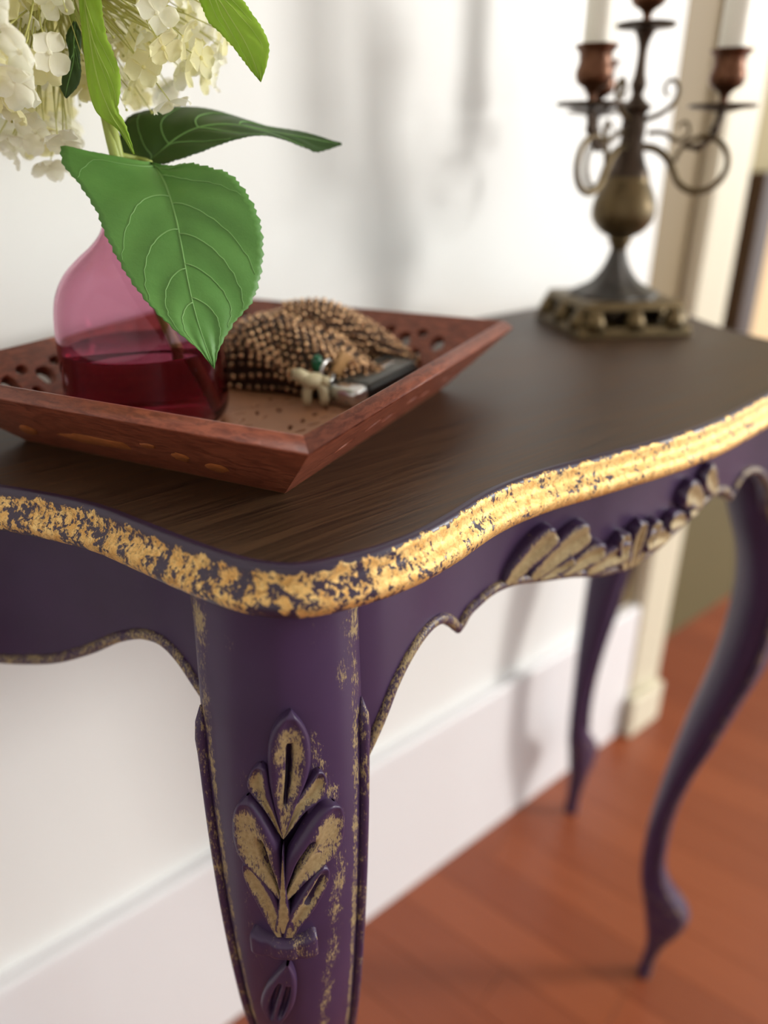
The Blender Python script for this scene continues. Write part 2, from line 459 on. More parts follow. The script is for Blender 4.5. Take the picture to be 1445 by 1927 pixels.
# far wall: a framed picture panel leaning into view
fr = thing('picture_frame', (1.5, 0.62, 0.50), 'dark brown wooden frame around a plain peach panel on far yellow wall', 'picture')
fx0, fx1, fz0, fz1 = 1.262, 1.85, 0.50, 0.862
for (x0, x1, z0, z1) in ((fx0, fx0 + 0.05, fz0, fz1), (fx1 - 0.05, fx1, fz0, fz1)):
    slab('frame_stile', x0, x1, 0.600, 0.6365, z0, z1, 'darkwood', fr, bev=0.004)
slab('frame_rail', fx0 + 0.05, fx1 - 0.05, 0.604, 0.6365, fz1 - 0.03, fz1, 'darkwood', fr, bev=0.003)
slab('panel', fx0 + 0.05, fx1 - 0.05, 0.612, 0.636, fz0, fz1 - 0.03, 'peach', fr)

# ================================================================== CONSOLE TABLE
CX = 0.39
H = TABLE_H
front_left = [(0.0768, 0.3761), (0.0864, 0.3598), (0.0969, 0.3405), (0.1058, 0.3192), (0.1123, 0.2945), (0.1180, 0.2712), (0.1230, 0.2534), (0.1275, 0.2403),
              (0.1318, 0.2315), (0.1385, 0.2231), (0.1473, 0.2180), (0.1581, 0.2150), (0.1694, 0.2128), (0.1798, 0.2118), (0.1946, 0.2121), (0.2164, 0.2155), (0.2431, 0.2214),
              (0.2675, 0.2237), (0.2939, 0.2226), (0.3192, 0.2189), (0.3433, 0.2157), (0.3674, 0.2122), (0.3954, 0.2097), (0.4291, 0.2090), (0.4745, 0.2122),
              (0.5144, 0.2162), (0.545, 0.2172), (0.575, 0.2140)]
back_left = [(0.062, 0.399), (0.043, 0.422), (0.017, 0.447), (-0.010, 0.470), (-0.029, 0.488), (-0.031, 0.501), (-0.018, 0.5095)]
mirror = lambda P: [(2 * CX - x, y) for x, y in P]
ctrl = back_left[::-1] + front_left + mirror([p for p in front_left if p[0] < 0.197])[::-1] + mirror(back_left)
ctrl += [(2 * CX - 0.04, 0.510), (2 * CX - 0.10, 0.510), (0.55, 0.510), (0.39, 0.510), (0.23, 0.510), (0.10, 0.510), (0.04, 0.510)]
OUT = catmull(ctrl, 10, closed=True)
OUT, OUT_LEN = resample(OUT, 560, closed=True)
OUT_T = np.roll(OUT, -1, 0) - np.roll(OUT, 1, 0); OUT_T /= np.linalg.norm(OUT_T, axis=1)[:, None]
OUT_N = np.stack([-OUT_T[:, 1], OUT_T[:, 0]], 1)
cen = OUT.mean(0)
if np.sum((OUT - cen) * OUT_N) < 0: OUT_N = -OUT_N
def smooth_ring(A, it):
    for _ in range(it): A = (np.roll(A, 1, 0) + A * 2 + np.roll(A, -1, 0)) / 4
    return A
OUT_N = smooth_ring(OUT_N, 6); OUT_N /= np.linalg.norm(OUT_N, axis=1)[:, None]

table = thing('console_table', (CX, 0.36, 0), 'purple console table with dark wood top, gilded wavy edge and carved curved legs', 'table')
# top slab
N = len(OUT)
V = [(*p, H) for p in OUT] + [(*p, H - 0.018) for p in OUT]
obj('table_top', V, [tuple(range(N)), tuple(range(N, 2 * N))[::-1]] + [(i, (i + 1) % N, N + (i + 1) % N, N + i) for i in range(N)], 'top', table, smooth=False)
# moulded rim
RIM = catmull([(0.0, 0.0003), (0.0022, 0.0003), (0.0036, -0.0004), (0.0045, -0.0022), (0.0048, -0.0050), (0.0055, -0.0078), (0.0074, -0.0098), (0.0095, -0.0118),
               (0.0105, -0.0146), (0.0101, -0.0176), (0.0082, -0.0200), (0.0045, -0.0210), (-0.004, -0.0212)], 3)
RIM = np.vstack([RIM, [(-0.022, -0.0212)]])
k = len(RIM); pl = np.concatenate([[0], np.cumsum(np.linalg.norm(np.diff(RIM[:-1], axis=0), axis=1))]); pl /= pl[-1]; pl = np.append(pl, 1.2)
V = []; uv = []; dn = []
seg = OUT_LEN / N
for i in range(N + 1):
    j = i % N
    for q, (a, z) in enumerate(RIM):
        x, y = OUT[j] + OUT_N[j] * a
        V.append((x, y, H + z)); uv.append((i * seg, pl[q]))
        dn.append(min(1, max(0, (x - 0.15) / 0.07)) if y < 0.3 else 0.0)
F = [(i * k + q, i * k + q + 1, (i + 1) * k + q + 1, (i + 1) * k + q) for i in range(N) for q in range(k - 1)]
rim = obj('gilded_rim', V, F, 'goldleaf', table, attrs={'dense': dn}, uv=uv)
rim['label'] = 'rounded table edge covered in broken gold leaf'

# --- legs -----------------------------------------------------------------
fo = smooth_interp([0.735, 0.70, 0.66, 0.60, 0.55, 0.50, 0.46, 0.4166, 0.361, 0.317, 0.263, 0.2166, 0.17, 0.141, 0.1287, 0.112, 0.094, 0.0618, 0.0312, 0.0],
                   [0.0405, 0.0415, 0.0455, 0.0520, 0.0545, 0.0530, 0.0485, 0.0370, 0.0226, 0.0099, 0.0, -0.002, 0.0033, 0.0188, 0.029, 0.036, 0.0335, 0.0193, 0.0119, 0.0101])
fi = smooth_interp([0.735, 0.70, 0.65, 0.6075, 0.575, 0.5412, 0.5075, 0.447, 0.374, 0.303, 0.218, 0.1615, 0.0968, 0.054, 0.0],
                   [-0.034, -0.034, -0.026, -0.012, 0.000, 0.0065, 0.0075, 0.003, -0.0094, -0.019, -0.0257, -0.0236, -0.0102, -0.0026, -0.0056])
fw = smooth_interp([0.735, 0.70, 0.66, 0.60, 0.545, 0.445, 0.36, 0.30, 0.21, 0.16, 0.13, 0.10, 0.06, 0.03, 0.0],
                   [0.0355, 0.0355, 0.0360, 0.0350, 0.0330, 0.0275, 0.0215, 0.0165, 0.0120, 0.0130, 0.0165, 0.0165, 0.0120, 0.0095, 0.0095])
def leg_front(l, z):
    w = fw(z); sag = 0.62 * w
    t = min(1.0, abs(l) / w)
    return fo(z) - sag * (0.82 * t ** 1.75 + 0.18 * t ** 6)
FOOT_FL = Vector((0.157, 0.262, 0)); O_FL = Vector((-0.577, -0.817, 0)).normalized(); L_FL = Vector((0.817, -0.577, 0)).normalized()
def px_leg(x, y, lift=0.003):
    """where the view ray of a pixel meets the leg's front, as (across, height)"""
    o = 0.05; Fn = np.array(FOOT_FL); On = np.array(O_FL); Ln_ = np.array(L_FL)
    for _ in range(8):
        P = at_plane(x, y, Fn + On * o, On) - Fn
        l, z = float(P @ Ln_), float(P[2])
        w = fw(z); o = 0.5 * o + 0.5 * (leg_front(max(-w, min(w, l)), z) + lift)
    return l, z
def leg_S(l, z, h):
    w = fw(z); l = max(-0.98 * w, min(0.98 * w, l))
    e = 0.0008
    o0 = leg_front(l, z); dl = (leg_front(l + e, z) - leg_front(l - e, z)) / (2 * e); dz = (leg_front(l, z + e) - leg_front(l, z - e)) / (2 * e)
    n = Vector((1, -dl, -dz)).normalized()
    return Vector((o0, l, z)) + n * h

def leg_mesh():
    zs = np.concatenate([np.linspace(0.0, 0.20, 34), np.linspace(0.208, 0.44, 24), np.linspace(0.446, 0.7285, 84)])
    NF, NB = 57, 12
    V = []; rub = []
    for z in zs:
        w = fw(z); oi = fi(z); os = leg_front(w, z)
        ring = []
        for j in range(NF):
            l = -w + 2 * w * j / (NF - 1); ring.append((leg_front(l, z), l))
        oi2 = min(oi, os - 0.003)
        for j in range(1, NB):
            a = PI * j / NB
            s = math.cos(a); c = math.sin(a)
            ring.append((os - (os - oi2) * (abs(c) ** 0.75), w * (1 if s > 0 else -1) * abs(s) ** 0.8))
        for q_, (o_, l) in enumerate(ring):
            if q_ < NF:       # the ground is cut away under the carving so that its slits run deep
                hw_ = np.interp(z, [0.560, 0.580, 0.608, 0.622, 0.640, 0.660, 0.668], [0.003, 0.006, 0.0140, 0.0085, 0.0055, 0.0045, 0.002])
                lc_ = np.interp(z, [0.56, 0.60, 0.66], [-0.003, -0.001, 0.0035])
                o_ -= 0.010 * max(0.0, 1 - (abs(l - lc_) / hw_) ** 4) * min(1, max(0, (z - 0.560) / 0.010)) * min(1, max(0, (0.668 - z) / 0.008))
            V.append((o_, l, z))
            t = abs(l) / w
            r = 0.0
            if q_ >= NF:
                rub.append(0.45 if z < 0.15 else 0.0); continue
            if z > 0.655: r = max(r, 0.60 * math.exp(-((t - 0.93) / 0.13) ** 2) + (0.35 * math.exp(-((z - 0.705) / 0.02) ** 2) * math.exp(-((t - 0.5) / 0.4) ** 2)))
            else: r = max(r, 0.74 * math.exp(-((t - 0.91) / 0.07) ** 2))
            if l > 0.010: r = max(r, 0.66 * math.exp(-((z - 0.680) / 0.016) ** 2) * math.exp(-((l - 0.0275) / 0.004) ** 2))
            # around the carving
            hw = float(np.interp(z, [0.47, 0.53, 0.59, 0.62, 0.66], [0.012, 0.019, 0.024, 0.021, 0.013]))
            if 0.46 < z < 0.680: r = max(r, (0.40 + (0.24 if l > 0 else 0)) * math.exp(-((abs(l) - hw) / 0.006) ** 2) * min(1, (0.680 - z) / 0.03 + .1))
            if z < 0.15: r = max(r, 0.5)
            rub.append(r)
    K = NF + NB - 1
    F = [(i * K + j, i * K + (j + 1) % K, (i + 1) * K + (j + 1) % K, (i + 1) * K + j) for i in range(len(zs) - 1) for j in range(K)]
    F += [tuple(range(K))[::-1], tuple(range((len(zs) - 1) * K, len(zs) * K))]
    return V, F, rub

def leaflet(S, base, tip, hw, bend=0.0, h=0.003, pointed=False, slit=0.0, dish=0.5, nu=26, nv=23, rub0=0.85, w0=0.12, h0=0.35):
    """one carved leaf on a surface chart S(a, b, height); returns verts, faces, rub"""
    b = np.array(base, float); t = np.array(tip, float); d = t - b; L = np.linalg.norm(d); nrm = np.array([-d[1], d[0]]) / L
    c = (b + t) / 2 + nrm * bend
    V = []; rub = []
    for i in range(nu):
        u = i / (nu - 1)
        p = (1 - u) ** 2 * b + 2 * u * (1 - u) * c + u * u * t
        dp = 2 * (1 - u) * (c - b) + 2 * u * (t - c); dp /= np.linalg.norm(dp); nn = np.array([-dp[1], dp[0]])
        if pointed: w = hw * (w0 * (1 - u) + min(1, 2.05 * u ** 0.95 * (1 - u) ** 0.62))
        else: w = hw * (w0 * (1 - u) + 1.06 * u ** 0.62 * math.sqrt(max(0.0, 1 - u ** 7)))
        w = max(w, 0.00015)
        for j in range(nv):
            v = -1 + 2 * j / (nv - 1)
            v2 = math.copysign(abs(v) ** 0.85, v)
            q = p + nn * (w * v2)
            edge = 1 - abs(v2) ** 5
            endc = 1 - max(0, (u - 0.93) / 0.07) ** 2 * 0.8
            hh = h * (h0 + (1 - h0) * u ** 0.7) * (edge ** 0.5) * endc
            hh *= 1 - dish * math.exp(-(v2 / 0.42) ** 2) * math.sin(PI * min(1, u * 1.02)) ** 0.6
            if slit and 0.18 < u < 0.86:
                hh -= slit * math.exp(-(v2 / 0.15) ** 2) * math.sin(PI * (u - 0.18) / 0.68) ** 0.5
            if abs(v) > 0.999: hh = -0.0012
            V.append(S(q[0], q[1], hh))
            rub.append(rub0 * (0.35 + 0.65 * math.exp(-(v2 / 0.68) ** 4)) * (1 if u < 0.9 else max(0, (1 - u) / 0.1)))
    F = [(i * nv + j, i * nv + j + 1, (i + 1) * nv + j + 1, (i + 1) * nv + j) for i in range(nu - 1) for j in range(nv - 1)]
    return V, F, rub

leg_o = []
def make_leg(P, O, proto=None):
    O = Vector(O).normalized(); rz = math.atan2(O.y, O.x)
    loc = Vector(P) - Vector(table.location)
    if proto is not None:
        r = proto.copy(); COL.objects.link(r); r.parent = table; r.location = loc; r.rotation_euler = (0, 0, rz)
        for ch in list(proto.children):
            c = ch.copy(); COL.objects.link(c); c.parent = r
        return r
    V, F, rub = leg_mesh()
    leg = obj('leg', V, F, 'purple', table, attrs={'rub': rub}, local=True, angle=50)
    leg.location = loc; leg.rotation_euler = (0, 0, rz)
    # raised bead down both edges of the leg
    for s in (-1, 1):
        zz = np.linspace(0.663, 0.17, 60); pts = []; rad = []
        for z in zz:
            w = fw(z); kx = min(1.0, (0.663 - z) / 0.012)
            pts.append((leg_front(w, z) + 0.0002, s * (w + 0.0012 * kx), z)); rad.append(0.0005 + 0.0019 * kx ** 0.6 * (0.5 + 0.5 * w / 0.036) * (1 + 0.35 * math.exp(-((z - 0.65) / 0.01) ** 2)))
        b = MB().tube(pts, rad, 10)
        obj('edge_bead', b.v, b.f, 'purple', leg, attrs={'rub': [0.52] * len(b.v)}, local=True)
    LP = px_leg
    sc = abs(LP(600, 1550)[0] - LP(500, 1550)[0]) / 100.0      # metres per pixel there
    cv = lambda q: LP(340 + q[0] / 2.977, 1280 + q[1] / 2.977)
    def railed(name, left, right, h, slits=(), dish=0.5, dv=0.0, dw=0.5, h0=0.45, rub0=0.9, nu=40, nv=33):
        """one carved leaf between two outline rails, base to tip; slits = (u0, u1, v, half width, depth)"""
        A = resample(catmull([cv(q) for q in left], 8), nu)[0]; Bq = resample(catmull([cv(q) for q in right], 8), nu)[0]
        V = []; rub = []
        for i in range(nu):
            u = i / (nu - 1)
            for j in range(nv):
                v = -1 + 2 * j / (nv - 1); v2 = math.copysign(abs(v) ** 0.8, v)
                q = A[i] * (1 - v2) / 2 + Bq[i] * (1 + v2) / 2
                e = (1 - abs(v2) ** 7) ** 0.5 * (1 - max(0, (u - 0.94) / 0.06) ** 2 * 0.6)
                hh = h * (h0 + (1 - h0) * u ** 0.6) * e
                hh *= 1 - dish * math.exp(-(abs(v2 - dv) / dw) ** 3) * math.sin(PI * min(1, u * 1.06)) ** 0.5
                for (u0, u1, sv, sw, sd) in slits:
                    if u0 < u < u1: hh -= sd * math.exp(-(abs(v2 - sv) / sw) ** 3) * math.sin(PI * (u - u0) / (u1 - u0)) ** 0.4
                if abs(v) > 0.999: hh = -0.0015
                V.append(leg_S(q[0], q[1], hh))
                rb = rub0 * (0.30 + 0.70 * math.exp(-(abs(v2 - dv * .6) / 0.70) ** 4)) * min(1, (1 - u) / 0.22 + 0.12)
                for (u0, u1, sv, sw, sd) in slits:      # the gilding wax never reached down into the slits
                    if u0 < u < u1: rb *= 1 - math.exp(-(abs(v2 - sv) / (sw * 0.9)) ** 4)
                rub.append(rb)
        F = [(i * nv + j, i * nv + j + 1, (i + 1) * nv + j + 1, (i + 1) * nv + j) for i in range(nu - 1) for j in range(nv - 1)]
        obj(name, V, F, 'purple', leg, attrs={'rub': rub}, local=True)
    railed('carved_leaf', [(572, 900), (525, 720), (497, 580), (487, 460), (492, 350), (520, 270), (560, 218), (610, 182)], [(580, 900), (642, 720), (702, 570), (722, 480), (722, 380), (705, 300), (665, 235), (614, 182)],
           0.0050, slits=[(0.26, 0.74, 0.0, 0.12, 0.0115)], dish=0.40, rub0=0.78)
    railed('carved_leaf', [(568, 900), (480, 745), (402, 645), (380, 590), (398, 525), (425, 490), (450, 478)], [(576, 900), (548, 790), (525, 700), (505, 610), (495, 545), (485, 505), (460, 478)], 0.0042, dish=0.72, dv=-0.1)
    railed('carved_leaf', [(574, 900), (585, 780), (622, 700), (680, 622), (722, 562), (742, 524), (766, 512)], [(582, 900), (682, 762), (762, 692), (802, 650), (814, 600), (802, 550), (774, 512)], 0.0042, dish=0.78, dv=-0.1)
    railed('carved_leaf', [(560, 1240), (470, 1132), (380, 1040), (330, 960), (308, 860), (315, 750), (340, 690), (378, 656)], [(576, 1240), (576, 1100), (562, 965), (530, 875), (482, 775), (442, 705), (415, 668), (390, 656)],
           0.0062, slits=[(0.04, 0.60, 0.30, 0.12, 0.0120)], dish=0.36)
    railed('carved_leaf', [(574, 1250), (580, 1100), (590, 995), (640, 905), (700, 805), (760, 725), (800, 697), (838, 690)], [(590, 1250), (700, 1132), (800, 1042), (860, 972), (895, 890), (901, 800), (886, 730), (850, 690)],
           0.0062, slits=[(0.06, 0.62, -0.38, 0.12, 0.0120)], dish=0.42, dv=0.25)
    railed('carved_leaf', [(540, 1450), (497, 1380), (428, 1240), (384, 1150), (364, 1080), (367, 1030), (376, 1010)], [(575, 1450), (570, 1330), (545, 1230), (500, 1150), (452, 1085), (412, 1040), (386, 1010)], 0.0046, dish=0.6)
    railed('carved_leaf', [(576, 1450), (600, 1330), (640, 1250), (690, 1160), (740, 1080), (775, 1047), (792, 1040)], [(640, 1450), (682, 1370), (742, 1290), (792, 1190), (817, 1120), (817, 1070), (798, 1040)], 0.0050,
           slits=[(0.48, 0.86, 0.05, 0.26, 0.0035)], dish=0.45)
    railed('carved_stem', [(524, 1425), (538, 1350), (553, 1250), (564, 1130), (571, 1010), (574, 930)], [(652, 1425), (628, 1350), (606, 1250), (592, 1130), (583, 1010), (577, 930)], 0.0056, dish=0.15, h0=0.35, rub0=1.0)
    # ribbon bow
    cx0, cz0 = cv((584, 1512))
    hwb = 66 * sc; hh = 36 * sc
    V = []; rub = []; nu, nv = 25, 13
    for i in range(nu):
        a = -1 + 2 * i / (nu - 1)
        for j in range(nv):
            b = -1 + 2 * j / (nv - 1)
            bb = math.copysign(abs(b) ** 0.8, b)
            halfh = hh * (0.68 + 0.42 * abs(a) ** 1.3) * (1 - max(0, abs(a) - 0.88) / 0.12 * 0.30)
            zc = cz0 + 0.0010 * a * a
            hgt = 0.0054 * (1 - abs(bb) ** 6) ** 0.5 * (1 - max(0, abs(a) - 0.9) / 0.1 * 0.35) * (1 - 0.22 * math.exp(-((abs(a) - 0.42) / 0.1) ** 2))
            if abs(b) > 0.999 or abs(a) > 0.999: hgt = -0.0012
            V.append(leg_S(cx0 + a * hwb, zc + bb * halfh, hgt)); rub.append(0.45 + 0.15 * a)
    F = [(i * nv + j, i * nv + j + 1, (i + 1) * nv + j + 1, (i + 1) * nv + j) for i in range(nu - 1) for j in range(nv - 1)]
    obj('carved_bow', V, F, 'purple', leg, attrs={'rub': rub}, local=True)
    # hanging leaf below the bow
    railed('carved_tassel', [(596, 1585), (540, 1650), (482, 1722), (462, 1790), (480, 1850), (520, 1900), (556, 1928)], [(612, 1585), (642, 1650), (653, 1722), (646, 1800), (622, 1860), (592, 1900), (564, 1928)],
           0.0050, slits=[(0.28, 0.86, -0.22, 0.14, 0.0055), (0.30, 0.82, 0.42, 0.15, 0.0060)], dish=0.0, h0=0.9, rub0=0.42)
    return leg
FR = (2 * CX - FOOT_FL.x, FOOT_FL.y, 0)
legFL = make_leg(FOOT_FL, O_FL)
make_leg(FR, (-O_FL.x, O_FL.y, 0), legFL)
BRp = (0.757, 0.472, 0)
make_leg(BRp, (0.93, 0.10, 0), legFL)
make_leg((-0.012, 0.474, 0), (-0.93, 0.10, 0), legFL)

# --- aprons ---------------------------------------------------------------
def apron(name, path, zfun, inset_n, thick=0.011, bead=0.0032, rubf=None):
    """a board following a plan path (list of xy, with outward normals) whose lower edge is the scallop zfun(s)"""
    P, Ln = resample(path, 150); T = np.gradient(P, axis=0); T /= np.linalg.norm(T, axis=1)[:, None]
    Nn = np.stack([T[:, 1], -T[:, 0]], 1) * inset_n
    ss = np.linspace(0, 1, len(P)); rows = 12
    V = []; rub = []
    top = H - 0.0215
    for side in (0, 1):
        for i, p in enumerate(P):
            zb = zfun(p, ss[i])
            for r in range(rows):
                t = r / (rows - 1); z = top + (zb - top) * t
                x, y = p - Nn[i] * (thick * side)
                V.append((x, y, z)); rub.append((0.62 * math.exp(-((1 - t) / 0.10) ** 2) + (rubf(ss[i], t) if rubf else 0)) if side == 0 else 0)
    n = len(P); F = []
    for side in (0, 1):
        o0 = side * n * rows
        for i in range(n - 1):
            for r in range(rows - 1):
                F.append((o0 + i * rows + r, o0 + i * rows + r + 1, o0 + (i + 1) * rows + r + 1, o0 + (i + 1) * rows + r))
    B = n * rows
    for i in range(n - 1):
        for r in (0, rows - 1):
            F.append((i * rows + r, (i + 1) * rows + r, B + (i + 1) * rows + r, B + i * rows + r))
    for i in (0, n - 1):
        for r in range(rows - 1): F.append((i * rows + r, i * rows + r + 1, B + i * rows + r + 1, B + i * rows + r))
    ap = obj(name, V, F, 'purple', table, attrs={'rub': rub}, angle=40)
    pts = [(*(p - Nn[i] * (bead * 0.1)), zfun(p, ss[i]) + bead * 0.7) for i, p in enumerate(P)]
    b = MB().tube(pts, bead, 10)
    bo = obj('edge_bead', b.v, b.f, 'purple', ap, attrs={'rub': [0.66] * len(b.v)})
    return ap, P, Nn

INS = 0.0165
inset = OUT - OUT_N * INS
# front apron path
idx = [i for i in range(N) if inset[i, 1] < 0.27 and 0.172 < inset[i, 0] < 2 * CX - 0.172]
pts = sorted([tuple(inset[i]) for i in idx])
xs = [0.172, 0.190, 0.1975, 0.204, 0.2127, 0.2233, 0.2310, 0.2390, 0.2460, 0.2525]
zz = [-0.135, -0.107, -0.094, -0.0862, -0.0790, -0.0745, -0.0737, -0.0758, -0.0812, -0.0890]
xs2 = [0.2526, 0.2575, 0.266, 0.278, 0.291, 0.3145, 0.340, 0.365, 0.390]
zz2 = [-0.0890, -0.0828, -0.0788, -0.0752, -0.0748, -0.0790, -0.0840, -0.0905, -0.0935]
sa, sb = smooth_interp(xs, zz), smooth_interp(xs2, zz2)
def zfront(p, s):
    x = p[0] if p[0] <= CX else 2 * CX - p[0]
    return H + (sa(x) if x < 0.25255 else sb(x))
front_ap, FP, FN = apron('front_apron', pts, zfront, 1)
# end aprons
def end_path(sign):
    q = []
    for i in range(N):
        x, y = inset[i]
        if 0.268 < y < 0.492 and ((sign < 0 and x < 0.2) or (sign > 0 and x > 0.55)): q.append((x, y))
    return sorted(q, key=lambda p: p[1])
s_e = [0.0, 0.010, 0.0214, 0.0283, 0.0416, 0.0566, 0.0734, 0.0973, 0.122, 0.147, 0.172, 0.198, 0.23, 0.25]
z_e = [-0.118, -0.108, -0.0974, -0.0902, -0.0822, -0.0823, -0.0885, -0.1030, -0.1150, -0.1210, -0.1225, -0.122, -0.112, -0.112]
fe = smooth_interp(s_e, z_e)
lo = end_path(-1)
def zend(p, s):
    q = (np.array([p[0] if p[0] < CX else 2 * CX - p[0], p[1]]) - np.array([0.143, 0.28])) @ np.array([-0.33, 0.94])
    return H + fe(max(0.0, q))
apron('end_apron', lo, zend, -1, rubf=lambda s, t: 0.42 * math.exp(-((s - 0.02) / 0.03) ** 2))
apron('end_apron', end_path(1), zend, 1)
bk = MB().box((CX, 0.487, H - 0.055), (0.72, 0.012, 0.066)); obj('back_rail', bk.v, bk.f, 'purple', table, smooth=False, attrs={'rub': [0] * len(bk.v)})

# carved spray on the front apron
FX = FP[:, 0]; FY = FP[:, 1]
def ap_S(x, z, h):
    y = float(np.interp(x, FX, FY)); e = 0.002
    dy = (float(np.interp(x + e, FX, FY)) - float(np.interp(x - e, FX, FY))) / (2 * e)
    n = Vector((dy, -1, 0)).normalized()
    return Vector((x, y, z)) + n * h
def px_ap(x, y, Y=0.236):
    P = at_y(x, y, Y); return float(P[0]), float(P[2])
spray = [((958, 1103), (1037, 992), 0.0115, 0.004), ((1000, 1098), (1090, 984), 0.0125, 0.004), ((1046, 1094), (1112, 1020), 0.0095, 0.003),
         ((1085, 1088), (1152, 1016), 0.0110, 0.003), ((1010, 1098), (1062, 1040), 0.0060, -0.003)]
for s in (0, 1):
    for b, t, hw, bend in spray:
        B0, T0 = px_ap(*b), px_ap(*t)
        B0 = (B0[0], max(B0[1], zfront((B0[0], 0), 0) + 0.003))
        if s: B0 = (2 * CX - B0[0], B0[1]); T0 = (2 * CX - T0[0], T0[1]); bend = -bend
        V, F, rub = leaflet(ap_S, B0, T0, hw, bend=bend, h=0.0080, dish=0.45, slit=0.0, rub0=1.0, w0=0.3, nu=18, nv=15)
        obj('carved_leaf', V, F, 'purple', front_ap, attrs={'rub': rub})
for dx in (-0.010, 0.0, 0.010):
    V, F, rub = leaflet(ap_S, (CX + dx * 0.5, H - 0.092), (CX + dx * 1.7, H - 0.058 - abs(dx) * 0.4), 0.0075, h=0.0085, dish=0.4, rub0=1.0, nu=18, nv=15, w0=0.4)
    obj('carved_leaf', V, F, 'purple', front_ap, attrs={'rub': rub})

# ================================================================== TRAY
TA = math.radians(24.2)
T1 = Vector((math.cos(TA), math.sin(TA), 0)); T2 = Vector((-T1.y, T1.x, 0)); UZ = Vector((0, 0, 1))
TB = Vector((0.1750, 0.2800, H))
TL, TW, TS, TZ, TTH = 0.168, 0.192, 0.036, 0.037, 0.008
tray = thing('wooden_tray', TB + T1 * TW / 2 + T2 * TL / 2, 'carved reddish brown wooden tray with slanted pierced sides on dark table top', 'tray')
TBOT = 0.005
def ellipse(cx, cy, a, b, rot=0, n=14, jag=0.0):
    out = []
    for i in range(n):
        t = 2 * PI * i / n; k = 1 + random.uniform(-jag, jag)
        x = a * math.cos(t) * k; y = b * math.sin(t) * k
        out.append((cx + x * math.cos(rot) - y * math.sin(rot), cy + x * math.sin(rot) + y * math.cos(rot)))
    return out
# floor of the tray, with rows of little pierced motifs (u along T1, v along T2)
holes = []
rr = random.Random(3)
for i in range(9):
    for j in (0, 1):
        holes.append(ellipse(0.040 + i * 0.0135 + j * 0.003, 0.0325 + j * 0.0085, 0.0050, 0.0019, 0.5 if j else -0.35, 9, 0.2))
for i in range(7):
    for j in range(3):
        holes.append(ellipse(0.045 + i * 0.0165 + (j % 2) * 0.006, 0.064 + j * 0.0085, 0.0046, 0.0018, (0.7, -0.6, 0.1)[(i + j) % 3], 9, 0.2))
for i in range(9):
    for j in (0, 1):
        holes.append(ellipse(0.034 + i * 0.0125 + j * 0.003, 0.128 + j * 0.0072, 0.0042, 0.0014, 0.5 if j else -0.35, 9, 0.2))
prism_curve('tray_base', [(0, 0), (TW, 0), (TW, TL), (0, TL)], holes, TBOT, 'trayfloor', (TB + UZ * TBOT / 2, T1, T2, UZ), tray)
def tray_side(origin, along, outward, length, holes, name='tray_side'):
    ey = (outward * TS + UZ * TZ); L = ey.length; ey = ey / L
    en = along.cross(ey).normalized()
    if en.dot(outward) < 0: en = -en
    O = origin - en * (TTH / 2)
    o = [(-0.0, 0), (length, 0), (length + TS, L), (-TS, L)]
    enh = Vector((en.x, en.y, 0)).length; k = TS / L
    def warp(x, y, z):                       # mitre the two ends
        w = k * y + (z - TTH / 2) * enh
        if x < -k * y + 0.0012: x = -w
        elif x > length + k * y - 0.0012: x = length + w
        return (x, y, z)
    return prism_curve(name, o, holes, TTH, 'tray', (O, along, ey, en), tray, bevel=0.0007, warp=warp)
SL = math.hypot(TS, TZ)
def fig_holes(L, seed, density=1.0):
    r = random.Random(seed); hs = []
    xc = 0.010
    while xc < L - 0.008:
        hs.append(ellipse(xc, SL * 0.58, 0.0060, 0.0066, r.uniform(-0.5, 0.5), 12, 0.14))
        hs.append(ellipse(xc + 0.0125, SL * 0.72, 0.0046, 0.0036, r.uniform(-0.6, 0.6), 10, 0.15))
        hs.append(ellipse(xc + 0.0125, SL * 0.40, 0.0038, 0.0052, r.uniform(-0.4, 0.4), 9, 0.15))
        xc += 0.0245
    return hs
tray_side(TB + T2 * TL, -T2, -T1, TL, [])                                  # camera-facing side (its outer face is carved below)
tray_side(TB, T1, -T2, TW, [ellipse(0.03 + 0.024 * i, SL * (0.45 + 0.1 * (i % 2)), 0.008, 0.003, 0.2, 10, 0.2) for i in range(7)])
tray_side(TB + T2 * TL, T1, T2, TW, fig_holes(TW, 5))
tray_side(TB + T1 * TW, T2, T1, TL, fig_holes(TL, 9))
# carved-away hollows on the outer face of the camera-facing side, raw wood showing
ey = (-T1 * TS + UZ * TZ).normalized(); en = (-T1 * TZ - UZ * TS).normalized()
def face_pt(u, v, d): return TB + T2 * u + ey * v + en * d
for (u, v, a, b, rot_) in ((0.098, 0.0215, 0.025, 0.0052, -0.04), (0.028, 0.017, 0.0075, 0.0042, -0.3), (0.046, 0.022, 0.0055, 0.0042, -0.5), (0.0605, 0.029, 0.0050, 0.0022, -0.2), (0.148, 0.018, 0.008, 0.0044, -0.7)):
    ring = ellipse(u, v, a, b, rot_, 16, 0.16)
    V = [face_pt(p[0], p[1], 0.0001) for p in ring] + [face_pt(u + (p[0] - u) * 0.8, v + (p[1] - v) * 0.8, 0.0007) for p in ring] + [face_pt(u, v, 0.0003)]
    n = len(ring)
    F = [(i, (i + 1) % n, n + (i + 1) % n, n + i) for i in range(n)] + [(n + i, n + (i + 1) % n, 2 * n) for i in range(n)]
    obj('worn_patch', V, F, 'rawwood', tray)

